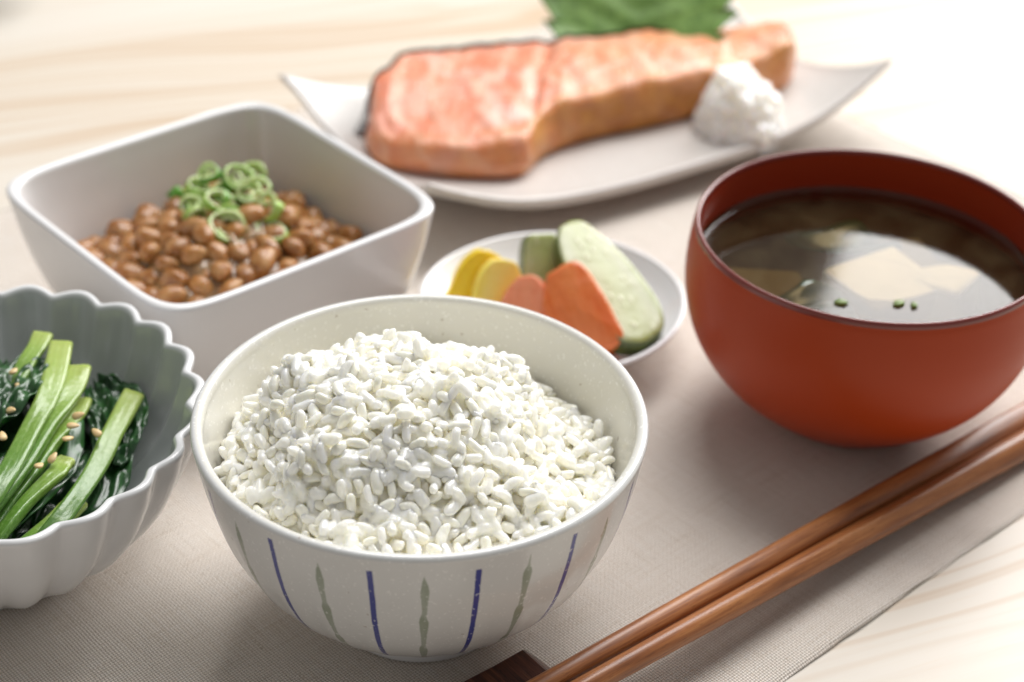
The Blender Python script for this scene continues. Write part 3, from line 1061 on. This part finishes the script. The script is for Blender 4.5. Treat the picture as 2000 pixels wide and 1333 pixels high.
def stalk(path, w0, w1, thick, roll=0.0, parent=None, loc=(0, 0, 0), n=48):
    """a leaf stalk: broad shallow channel with rounded edges; uv u from the cut end"""
    sec = []
    m = 22
    for j in range(m):
        a = 2 * math.pi * j / m
        x, y = math.cos(a), math.sin(a)
        yy = .5 * y * thick * (1 if y > 0 else 1.15) - .16 * thick * (1 - x * x) * (1 if y > 0 else .2) + .12 * thick * x * x
        sec.append((x, yy))
    P = catmull(path, n)
    sd = path[0][0] * 37 + path[0][1] * 11
    P = [p + np.array((.010 * n3(i / n * 4, sd, 0), .0, .008 * n3(i / n * 4, sd, 5))) for i, p in enumerate(P)]
    v, f, uv = [], [], []
    for i in range(n):
        u = i / (n - 1)
        a = (Vector(P[min(i + 1, n - 1)]) - Vector(P[max(i - 1, 0)])).normalized()
        side = a.cross(Vector((0, 0, 1))).normalized()
        side = Matrix.Rotation(roll + .5 * n3(u * 3, sd, 9), 3, a) @ side
        up = side.cross(a)
        w = (w0 + (w1 - w0) * u) * (1 + .18 * n3(u * 4, sd, 3))
        for x, y in sec:
            p = Vector(P[i]) + side * (x * w * (1 + .05 * n3(u * 5, 1, x))) + up * (y * (1 + .1 * n3(u * 6, x, 2)) * (w / w0) ** .5)
            v.append((p.x - loc[0], p.y - loc[1], p.z - loc[2]))
    for i in range(n - 1):
        for j in range(m):
            k = (j + 1) % m
            f.append((i * m + j, (i + 1) * m + j, (i + 1) * m + k, i * m + k))
            u0, u1 = i / (n - 1), (i + 1) / (n - 1)
            uv.append(((u0, j / m), (u1, j / m), (u1, (j + 1) / m), (u0, (j + 1) / m)))
    f.append(tuple(range(m))); uv.append(tuple((0, .5) for _ in range(m)))
    f.append(tuple((n - 1) * m + j for j in range(m))); uv.append(tuple((1, .5) for _ in range(m)))
    return fixn(mk('stalk', v, f, M['stem'], parent, loc=(0, 0, 0) if parent else loc, uvs=uv))


def crumple(amp, fr, sd):
    def fn(u, v):
        a = n3(u * fr * 2.2, v * fr, sd)
        b = n3(u * fr * 4.6, v * fr * 2.1, sd + 9)
        return amp * (1.3 * abs(a) - .4 + .55 * b + .25 * v * v)
    return fn


def build_greens():
    specs = [
        # label, stalk path, widths, thickness, leaf path, leaf width
        ('broad pale green stalk with its cut end raised, uppermost in the fluted bowl', [(-1.327, 4.385, .455), (-1.308, 4.15, .448), (-1.319, 3.99, .44), (-1.350, 3.76, .425), (-1.42, 3.58, .37), (-1.52, 3.50, .33)], .034, .026, .03,
         [(-1.52, 3.50, .33), (-1.62, 3.56, .38), (-1.70, 3.7, .40), (-1.70, 3.9, .38)], .09),
        ('pale green stalk lying close beside the uppermost stalk in the fluted bowl', [(-1.255, 4.300, .43), (-1.268, 4.13, .425), (-1.297, 3.965, .415), (-1.346, 3.735, .40), (-1.40, 3.57, .35)], .033, .024, .03,
         [(-1.40, 3.56, .35), (-1.5, 3.55, .33), (-1.6, 3.65, .35)], .07),
        ('long stalk nearest the striped rice bowl in the fluted bowl', [(-1.097, 4.270, .365), (-1.112, 4.118, .362), (-1.134, 3.974, .355), (-1.168, 3.80, .345), (-1.21, 3.67, .32), (-1.27, 3.60, .29)], .030, .026, .034,
         [(-1.085, 4.19, .33), (-1.075, 4.10, .325), (-1.10, 4.0, .31), (-1.14, 3.86, .29)], .055),
        ('dark leafy stalk under the sesame seeds in the fluted bowl', [(-1.215, 3.93, .375), (-1.242, 3.84, .383), (-1.325, 3.645, .355), (-1.37, 3.58, .32)], .026, .022, .026,
         [(-1.165, 4.27, .365), (-1.185, 4.13, .388), (-1.205, 4.01, .392), (-1.235, 3.86, .378), (-1.29, 3.71, .35)], .066),
        ('short green stalk lowest against the front wall of the fluted bowl', [(-1.17, 3.83, .31), (-1.225, 3.715, .315), (-1.29, 3.625, .305), (-1.38, 3.57, .29)], .030, .026, .03,
         [(-1.15, 4.02, .30), (-1.19, 3.86, .31), (-1.25, 3.70, .29), (-1.34, 3.60, .27)], .055),
        ('stalk half hidden between dark leaves in the fluted bowl', [(-1.235, 4.22, .37), (-1.262, 4.03, .385), (-1.31, 3.83, .375), (-1.37, 3.63, .34)], .026, .024, .028,
         [(-1.26, 4.26, .38), (-1.285, 4.05, .40), (-1.33, 3.83, .385), (-1.39, 3.64, .35)], .06),
        ('stalk at the rear of the greens reaching to the fluted wall', [(-1.40, 4.45, .44), (-1.41, 4.30, .44), (-1.44, 4.12, .43), (-1.50, 3.9, .41)], .030, .026, .03,
         [(-1.31, 4.36, .40), (-1.36, 4.24, .435), (-1.37, 4.08, .452), (-1.385, 3.94, .445), (-1.42, 3.80, .425)], .075),
    ]
    for k, (lab, sp, w0, w1, th, lp, lw) in enumerate(specs):
        base = (GB[0] + .2, GB[1], .1)
        root = empty('green_stalk', base, lab, 'greens', 'cooked greens in the fluted bowl')
        stalk(sp, w0 * 1.0, w1 * .95, th * 1.6, (-.15, .1, -.25, .2, 0, .1, -.1)[k], root, base)
        sheet('leaf', lp, lambda u, w=lw: w * (.45 + .62 * math.sin(math.pi * min(1, .12 + u * .85)) ** .7), crumple(.034, 2.2, k * 5.3), M['leaf'], 64, 26, .006, root, base)
    # leaves with no stalk in sight
    extra = [([(-1.33, 4.40, .375), (-1.385, 4.27, .45), (-1.415, 4.12, .465), (-1.44, 3.97, .45)], .075, 'curled dark leaf on top of the greens nearest the left edge'),
             ([(-1.25, 4.40, .31), (-1.17, 4.30, .335), (-1.13, 4.18, .335), (-1.12, 4.0, .31)], .085, 'dark leaf tucked low behind the greens against the fluted wall'),
             ([(-1.50, 4.45, .33), (-1.42, 4.2, .37), (-1.36, 3.95, .36), (-1.36, 3.7, .31)], .17, 'broad dark leaf under the stalks in the fluted bowl'),
             ([(-1.25, 4.3, .26), (-1.2, 4.1, .29), (-1.22, 3.85, .27), (-1.3, 3.65, .25)], .13, 'deep green leaf at the bottom of the greens'),
             ([(-1.55, 4.40, .40), (-1.62, 4.2, .42), (-1.66, 3.95, .42), (-1.60, 3.70, .38)], .16, 'dark leaf at the far side of the greens')]
    for k, (pth, w, lab) in enumerate(extra):
        o = sheet('green_leaf', pth, lambda u, w=w: w * (.35 + .7 * math.sin(math.pi * u) ** .7), crumple(.042, 2.2, 40 + k * 7.7), M['leaf'], 72, 34, .006, loc=pth[1])
        tag(o, lab, 'leaf', 'leaves in the fluted bowl')
    rng = random.Random(8)
    v, f = ellipsoid(10, 12, lambda d: (d.x * .0185, d.y * .0115 * (1 - .38 * d.x), d.z * .0065 * (1 - .3 * d.x)))
    seeds = [(-1.394, 4.163, .45), (-1.390, 4.043, .455), (-1.212, 4.073, .423), (-1.215, 4.021, .425), (-1.215, 3.961, .425), (-1.241, 3.885, .415), (-1.269, 3.849, .415), (-1.152, 4.02, .405), (-1.425, 4.22, .465), (-1.385, 3.93, .45)]
    labs = ['sesame seed on the dark leaf beside the raised cut stalk', 'sesame seed on the dark leaf nearest the left edge',
            'rearmost of the three sesame seeds in a row on the dark leaf', 'middle one of the three sesame seeds in a row on the dark leaf', 'front one of the three sesame seeds in a row on the dark leaf',
            'sesame seed beside the pale stalk, just in front of the row of three', 'frontmost sesame seed on the greens, next to the pale stalk', 'sesame seed close to the long stalk by the rice bowl',
            'sesame seed at the rear of the dark leaf by the left edge', 'sesame seed low on the leaf at the left edge']
    me = None
    for k, p in enumerate(seeds):
        o = mk('sesame_seed', v, f, M['sesame'], loc=(p[0], p[1], p[2] + .006), rot=(rng.uniform(-.3, .5), rng.uniform(-.4, .4), rng.uniform(-.9, .9) + (1.57 if k > 3 else 0)))
        tag(o, labs[k], 'sesame seed', 'sesame seeds on the greens')


build_greens()


# ------------------------------------------------------------------ pickles
PB = (.135, 5.213, 0)


def build_pickles():
    root = empty('pickle_dish', PB, 'small round white dish of sliced pickles', 'dish')
    prof = catmull([(.0, .02), (.20, .018), (.225, 0), (.25, .006), (.30, .04), (.39, .095), (.445, .14), (.454, .150)], 40)
    prof += catmull([(.454, .150), (.455, .158), (.448, .163), (.438, .160), (.43, .150), (.375, .10), (.29, .058), (.16, .045), (0, .043)], 44)[1:]
    v, f, uv = lathe(prof, 160, lambda th, r, z: r * (1 + .012 * math.sin(2 * th + .4) + .006 * math.sin(5 * th)))
    mk('dish_wall', v, f, M['dish'], root)
    prof = [np.array(p) for p in [(0, .056), (.15, .056), (.26, .056), (.285, .0585)]]
    n = N('pickle_brine'); n.p(base=(.20, .085, .018), rough=.08, alpha=.75)
    v, f, uv = lathe(prof, 96)
    tag(mk('pickle_brine', v, f, n.m, loc=PB), 'thin pool of brown brine in the bottom of the pickle dish', 'brine')


build_pickles()


def slab(name, outline, thick, A, B, toward, mats, label, cat, group, dome=.0, roll=0.0):
    """a slice standing from B (low end) to A (high end): outline in its own plane (x along B->A, unit = half length; y across, decimetres),
    face turned towards `toward`"""
    A, B = Vector(A), Vector(B)
    ax = (A - B)
    half = ax.length / 2
    ax.normalize()
    nz = Vector(toward) - ax * Vector(toward).dot(ax)
    nz.normalize()
    nz = Matrix.Rotation(roll, 3, ax) @ nz
    ay = nz.cross(ax)
    c = (A + B) / 2
    pts = catmull(list(outline) + [outline[0]], 72)[:-1]
    n = len(pts)
    v, f, mi = [], [], []
    rings = [(.0, -.5), (.55, -.5), (.975, -.5), (1.0, -.44), (1.0, .44), (.975, .5), (.9, .5 + dome * .1), (.55, .5 + dome * .7), (.0, .5 + dome)]
    for s, h in rings:
        for p in pts:
            nn = 1 + .02 * n3(p[0] * 3, p[1] * 30, h)
            v.append((p[0] * half * s * nn, p[1] * s * nn, h * thick))
    for i in range(len(rings) - 1):
        for j in range(n):
            k = (j + 1) % n
            f.append((i * n + j, i * n + k, (i + 1) * n + k, (i + 1) * n + j))
            mi.append(1 if len(mats) > 1 and 2 <= i <= 4 else 0)
    o = mk(name, v, f, mats, midx=mi)
    R = Matrix((ax, ay, nz)).transposed()
    o.matrix_world = Matrix.Translation(c * D) @ R.to_4x4()
    fixn(o)
    tag(o, label, cat, group)
    return o


def build_slices():
    cam_dir = Vector((-.1, -.75, .66))
    oval = [(1, 0), (.92, .06), (.5, .105), (0, .118), (-.55, .120), (-.92, .08), (-1.04, 0), (-.92, -.08), (-.55, -.118), (0, -.112), (.5, -.085), (.92, -.045)]
    slab('cucumber_slice', oval, .085, (.180, 5.41, .325), (.440, 4.985, .125), (.30, -.66, .70), [M['cuke'], M['cuke_skin']],
         'long oval slice of pickled cucumber leaning on the others', 'pickle', 'pickled vegetables in the dish', .06)
    sq = [(1, .01), (.95, .055), (.4, .075), (-.6, .085), (-1, .06), (-1, -.05), (-.6, -.072), (.4, -.068), (.95, -.045)]
    slab('cucumber_slice', sq, .075, (.085, 5.41, .29), (.115, 5.25, .10), (.25, -.55, .8), [M['cuke'], M['cuke_skin']],
         'short cucumber slice with dark skin behind the carrot', 'pickle', 'pickled vegetables in the dish', .04)
    half = [(1, .0), (.9, .05), (.4, .085), (-.3, .095), (-1, .09), (-1, -.06), (-.3, -.075), (.4, -.07), (.9, -.04)]
    slab('radish_slice', half, .05, (-.085, 5.335, .265), (-.155, 5.225, .06), (.25, -.8, .5), [M['takuan2'], M['takuan2']],
         'deep yellow pickled radish slice at the back', 'pickle', 'pickled vegetables in the dish')
    slab('radish_slice', half, .05, (-.035, 5.285, .265), (-.06, 5.165, .06), (.3, -.8, .5), [M['takuan'], M['takuan']],
         'pale yellow pickled radish slice in front of the deeper yellow one', 'pickle', 'pickled vegetables in the dish')
    tri = [(1, .03), (1, -.03), (.4, -.075), (-.5, -.10), (-1, -.08), (-1, .08), (-.5, .105), (.4, .08)]
    slab('carrot_piece', tri, .09, (.055, 5.215, .235), (.055, 5.08, .07), (-.25, -.8, .5), [M['carrot2'], M['carrot2']],
         'paler carrot piece beside the yellow radish', 'pickle', 'pickled vegetables in the dish', .1)
    wedge = [(1, .06), (1, -.05), (.3, -.085), (-.5, -.10), (-1, -.09), (-1, .05), (-.5, .10), (.3, .115)]
    slab('carrot_piece', wedge, .12, (.175, 5.205, .275), (.295, 4.985, .085), (-.1, -.7, .72), [M['carrot'], M['carrot']],
         'bright orange carrot wedge in front of the long cucumber slice', 'pickle', 'pickled vegetables in the dish', .18, -.15)


build_slices()


# ------------------------------------------------------------------ fish plate
PL = (.29, 6.711, 0)
PA, PBv = Vector((.915, .60, 0)), Vector((-.33, .452, 0))


def plate_z(s, t):
    return .092 + .225 * abs(s) ** 3.2 * (.30 + .70 * abs(t) ** 1.6) + .03 * abs(t) ** 3


def build_plate():
    root = empty('fish_plate', PL, 'long cream stoneware plate with upturned corners under the salmon', 'plate')
    nu, nv = 90, 56

    def pt(s, t):
        sx = s * (1 + .012 * n3(t * 2, s, 4)) * (1 - .025 * (1 - t * t) * abs(s))
        tx = t * (1 + .02 * n3(s * 2.2, t, 7)) * (1 + .03 * (1 - s * s))
        p = PA * sx + PBv * tx
        return p

    top, bot = [], []
    for i in range(nu):
        for j in range(nv):
            s, t = math.sin(math.pi / 2 * (-1 + 2 * i / (nu - 1))), math.sin(math.pi / 2 * (-1 + 2 * j / (nv - 1)))
            s, t = .5 * s + .5 * (-1 + 2 * i / (nu - 1)), .5 * t + .5 * (-1 + 2 * j / (nv - 1))
            # rounded corners
            k = max(0, abs(s) ** 8 * abs(t) ** 8)
            p = pt(s * (1 + .025 * k), t * (1 - .02 * k))
            e = min((1 - abs(s)) * 1.09, (1 - abs(t)) * .56)
            z = plate_z(s, t)
            rim = math.exp(-(e / .035) ** 2)
            top.append((p.x, p.y, z + .010 * rim - .014 * max(0, 1 - e / .012) ** 2 + .003 * n3(p.x * 4, p.y * 4, 1)))
            bot.append((p.x * .985, p.y * .985, z - .040))
    n = nu * nv
    f = grid_faces(nu, nv)
    faces = f + [tuple(c + n for c in reversed(g)) for g in f]
    ring = [i * nv for i in range(nu)] + [(nu - 1) * nv + j for j in range(1, nv)] + [i * nv + nv - 1 for i in range(nu - 2, -1, -1)] + [j for j in range(nv - 2, 0, -1)]
    for a, b in zip(ring, ring[1:] + ring[:1]):
        faces.append((a, a + n, b + n, b))
    fixn(mk('plate_body', top + bot, faces, M['plate'], root))
    # foot
    v = []
    for s, z in ((.62, .056), (.60, .0), (.54, .0), (.52, .056)):
        for j in range(96):
            th = 2 * math.pi * j / 96
            c, q = math.cos(th), math.sin(th)
            r = s / (abs(c) ** 4 + abs(q) ** 4) ** .25
            p = PA * (r * c) + PBv * (r * q)
            v.append((p.x, p.y, z))
    mk('foot_ring', v, grid_faces(4, 96, True), M['plate'], root)


build_plate()


def build_salmon():
    pairs = [((-.60, 6.30), (-.605, 6.37)), ((-.53, 6.16), (-.575, 6.52)), ((-.33, 6.10), (-.46, 6.78)), ((-.12, 6.11), (-.26, 6.91)), ((.02, 6.17), (-.04, 7.0)),
             ((.10, 6.35), (.12, 7.06)), ((.24, 6.50), (.28, 7.107)), ((.49, 6.64), (.45, 7.15)), ((.70, 6.75), (.62, 7.19)), ((.93, 6.86), (.85, 7.23)), ((1.10, 6.96), (1.04, 7.24)), ((1.165, 7.06), (1.13, 7.17))]
    n = 96
    Fp = catmull([p[0] for p in pairs], n)
    Bp = catmull([p[1] for p in pairs], n)
    base = (.25, 6.7, .10)
    root = empty('salmon_slice', base, 'thick slice of grilled salmon with dark skin along the back', 'fish')
    # one turn round the slice: front side, top, skin side, bottom; (across 0-1, up 0-1, v)
    sec = []
    for k in range(9): a = k / 8; sec.append((-.035 * math.sin(math.pi * a) + .015 * (1 - a), a * .72, .08 * a))
    for k in range(1, 6): a = k / 6 * math.pi / 2; sec.append((.10 - .10 * math.cos(a), .72 + .28 * math.sin(a), .08 + .03 * k / 6))
    for k in range(25): a = k / 24; sec.append((.10 + .82 * a, 1.0 + .14 * math.sin(math.pi * a), .11 + .33 * a))
    for k in range(1, 5): a = k / 5 * math.pi / 2; sec.append((.92 + .08 * math.sin(a), .78 + .22 * math.cos(a), .44 + .02 * k / 5))
    for k in range(8): a = k / 7; sec.append((1 + .02 * math.sin(math.pi * a), .78 * (1 - a), .46 + .06 * a))
    for k in range(1, 12): a = k / 12; sec.append((1 - a + .015 * a, 0, .52 + .48 * a))
    m = len(sec)

    def P(i, c, h, bump=True):
        u = i / (n - 1)
        f, b = Vector((*Fp[i], 0)), Vector((*Bp[i], 0))
        p = f.lerp(b, c)
        endl = min(1, u / .10)
        endr = min(1, (1 - u) / .05)
        H = (.088 + .112 * min(1, u / .45) ** 1.3) * (1 + .10 * n3(u * 9, .5, 2)) * (1 - (1 - endl) ** 3 * .55) * (1 - (1 - endr) ** 2 * .35)
        # the thick back of the slice stands higher than its front edge at the near end
        H *= 1 + 1.15 * (1 - min(1, u / .45)) * min(1, max(0, c)) ** .7 * endl
        z = .0 + h * H
        if bump and h > .3:
            w_ = math.sin(62 * (u + .045 * n3(p.x * 4, p.y * 4, 8) - .10 * (c - .5) ** 2))
            z += (.009 * abs(w_) ** .5 - .006) * min(1, max(0, h - .5) * 3)
            z += .016 * n3(p.x * 5, p.y * 5, 3) + .007 * n3(p.x * 18, p.y * 18, 3) - .022 * math.exp(-((u - .43 - .05 * (c - .5)) / .018) ** 2) * min(1, max(0, c) * 3)
            p = p + Vector((.012 * n3(p.x * 6, p.y * 6, 11 + h), .012 * n3(p.x * 6, p.y * 6, 17 + h), 0))
        lift = plate_lift(p)
        return (p.x - base[0], p.y - base[1], z + lift - base[2])

    def plate_lift(p):
        q = p - Vector(PL)
        det = PA.x * PBv.y - PA.y * PBv.x
        s = (q.x * PBv.y - q.y * PBv.x) / det
        t = (PA.x * q.y - PA.y * q.x) / det
        return plate_z(max(-1, min(1, s)), max(-1, min(1, t))) + .004

    v, f, uv = [], [], []
    for i in range(n):
        for c, h, t in sec:
            v.append(P(i, c, h))
    for i in range(n - 1):
        for j in range(m):
            k = (j + 1) % m
            f.append((i * m + j, (i + 1) * m + j, (i + 1) * m + k, i * m + k))
            u0, u1 = i / (n - 1), (i + 1) / (n - 1)
            t0, t1 = sec[j][2], sec[k][2] if k else 1.0
            uv.append(((u0, t0), (u1, t0), (u1, t1), (u0, t1)))
    f.append(tuple(range(m))); uv.append(tuple((0, s[2]) for s in sec))
    f.append(tuple((n - 1) * m + j for j in range(m))); uv.append(tuple((1, s[2]) for s in sec))
    fixn(mk('flesh', v, f, M['salmon'], root, uvs=uv))
    # skin: a thin sheet round the left end and along the back
    v = []
    rows = [(.955, 1.02), (1.0, .93), (1.03, .75), (1.045, .45), (1.05, .10)]
    last = int(n * .80)
    for i in range(0, last):
        for c, h in rows:
            q = P(i, c, h, True)
            g = math.exp(-i / 14)
            v.append((q[0] - g * (.012 + .05 * (1 - h)), q[1] + .012 - g * .012, q[2] + .004))
    fixn(mk('skin', v, grid_faces(last, len(rows)), M['skin'], root))
    # pale belly strip that curls over the thin end
    pth = [(1.075, 7.235, .375), (1.125, 7.13, .40), (1.165, 7.04, .375), (1.185, 6.97, .29), (1.19, 6.94, .22)]
    sheet('belly_strip', pth, lambda u: .055 * (.75 + .3 * math.sin(math.pi * u)), lambda u, v_: -.03 * v_ * v_ + .006 * n3(u * 6, v_ * 2, 3), M['belly'], 30, 12, .035, root, base)


build_salmon()


def build_daikon():
    c = Vector((.905, 6.64, .10))

    def fn(d):
        d = d.normalized()
        up = max(0, d.z)
        r = .175 + .03 * n3(d.x * 2, d.y * 2, d.z * 2 + 4)
        r += .020 * n3(d.x * 5, d.y * 5, d.z * 5 + 8) + .016 * n3(d.x * 9, d.y * 9, d.z * 9) + .010 * n3(d.x * 18, d.y * 18, d.z * 18) + .003 * n3(d.x * 38, d.y * 38, d.z * 38)
        h = .262 * (1 + .22 * n3(d.x * 2.4 + 3, d.y * 2.4, 1))
        x, y = d.x * r, d.y * r
        z = up ** .9 * (h + (r - .175) * 1.1)
        x -= .30 * z * .18
        return (x, y + .10 * z, z - .004)
    v, f = ellipsoid(120, 132, lambda d: fn(Vector((d.y, d.z, d.x))))
    o = mk('grated_daikon', v, f, M['daikon'], loc=(c.x, c.y, c.z))
    fixn(o)
    tag(o, 'small white mound of grated radish leaning against the salmon', 'grated radish')


build_daikon()


def build_shiso():
    """serrated leaf leaning up behind the fish; local x across, y along the leaf"""
    rows, cols = 110, 41
    v = []
    for i in range(rows):
        u = i / (rows - 1)
        w = .40 * (math.sin(math.pi * min(1, u * .93 + .07) ** .75) ** .8) + .004
        saw = (u * 9 + .25 * n3(u * 7, 1, 1)) % 1
        tooth = (.13 + .08 * n3(u * 5, 3, 3)) * (saw - .6) * (1 if u < .95 else 0)
        for j in range(cols):
            q = -1 + 2 * j / (cols - 1)
            x = q * w * (1 + tooth * abs(q) ** 7)
            y = u * .95 - .05 * abs(q) ** 1.5
            vein = .0035 * math.cos((u * 8 - abs(q) * 1.6) * 2 * math.pi) * (1 - abs(q)) + .02 * n3(x * 4, y * 4, 2)
            v.append((x, y, .10 * abs(q) ** 1.4 + vein + .05 * math.sin(u * 3)))
    n = len(v)
    f = grid_faces(rows, cols)
    ring = [i * cols for i in range(rows)] + [(rows - 1) * cols + j for j in range(1, cols)] + [i * cols + cols - 1 for i in range(rows - 2, -1, -1)] + [j for j in range(cols - 2, 0, -1)]
    faces = f + [tuple(c + n for c in reversed(g)) for g in f] + [(a, a + n, b + n, b) for a, b in zip(ring, ring[1:] + ring[:1])]
    o = mk('shiso_leaf', v + [(x, y, z - .006) for x, y, z in v], faces, M['shiso'], loc=(.47, 7.06, .15), rot=(math.radians(33), 0, math.radians(-8)))
    fixn(o)
    tag(o, 'green saw-toothed shiso leaf tucked behind the salmon', 'leaf')


build_shiso()


# ------------------------------------------------------------------ chopsticks and rest
def build_chopstick(tip, end, r0, r1, label, roll):
    tip, end = Vector(tip), Vector(end)
    ax = (end - tip)
    L = ax.length
    ax.normalize()
    n, m = 60, 28
    v = []
    for i in range(n):
        u = i / (n - 1)
        r = r0 + (r1 - r0) * u
        if i == 0 or i == n - 1: r *= .82
        for j in range(m):
            a = 2 * math.pi * j / m
            e = 2 + 1.6 * u
            k = (abs(math.cos(a)) ** e + abs(math.sin(a)) ** e) ** (-1 / e)
            k *= 1 + .012 * n3(u * 8, math.cos(a), math.sin(a))
            v.append((u * L, r * k * math.cos(a), r * k * math.sin(a)))
    f = grid_faces(n, m, True) + [tuple(range(m)), tuple((n - 1) * m + j for j in range(m))]
    o = mk('chopstick', v, f, M['stick'])
    side = ax.cross(Vector((0, 0, 1))).normalized()
    R = Matrix((ax, -side, side.cross(ax))).transposed() @ Matrix.Rotation(roll, 3, 'X')
    o.matrix_world = Matrix.Translation(tip * D) @ R.to_4x4()
    fixn(o)
    tag(o, label, 'chopstick', 'chopsticks on the rest')


def build_chopsticks():
    d = Vector((.742, .670, 0)).normalized()
    d1 = Vector((1.669 - .135, 4.753 - 3.374, -.10))
    a = Vector((.135, 3.374, .150)); b = Vector((1.672, 4.757, .046))
    dd = (b - a).normalized()
    build_chopstick(a - dd * .35, b + dd * .22, .026, .043, 'brown wooden chopstick nearer the red soup bowl', .4)
    a = Vector((.235, 3.366, .150)); b = Vector((1.645, 4.612, .046))
    dd = (b - a).normalized()
    build_chopstick(a - dd * .35, b + dd * .28, .027, .044, 'brown wooden chopstick nearer the edge of the placemat', .9)


build_chopsticks()


def build_rest():
    """short dark block with a sloped side; its long axis crosses under the chopsticks"""
    al = Vector((.767, .641, 0))                        # along the chopsticks
    ac = Vector((al.y, -al.x, 0))                       # across, away from the rice bowl
    far = Vector((.054, 3.52, 0))                       # far end of the ridge
    prof = [(-.34, 0), (-.335, .03), (-.25, .112), (-.19, .118), (-.10, .115), (-.004, .118), (.004, .114), (.085, .012), (.088, 0)]
    L = .55
    v = []
    st = [(0.006, .96), (.0, .97), (.006, 1.0), (.03, 1.0), (L * .5, .985), (L - .03, 1.0), (L - .006, 1.0), (L, .97)]
    st = [(.0, .95), (.006, 1.0), (.05, 1.0), (L * .5, .985), (L - .05, 1.0), (L - .006, 1.0), (L, .95)]
    for y, s in st:
        for x, z in prof:
            v.append((x * (1 - (1 - s) * .3), y, z * s))
    m = len(prof)
    f = grid_faces(len(st), m) + [tuple(range(m)), tuple((len(st) - 1) * m + j for j in range(m))]
    f += [(i * m, i * m + m - 1, (i + 1) * m + m - 1, (i + 1) * m) for i in range(len(st) - 1)]
    o = mk('chopstick_rest', v, f, M['rest'], smooth=False)
    R = Matrix((al, ac, Vector((0, 0, 1)))).transposed()
    o.matrix_world = Matrix.Translation(far * D) @ R.to_4x4()
    fixn(o)
    tag(o, 'dark reddish wooden chopstick rest in front of the rice bowl', 'chopstick rest')


build_rest()
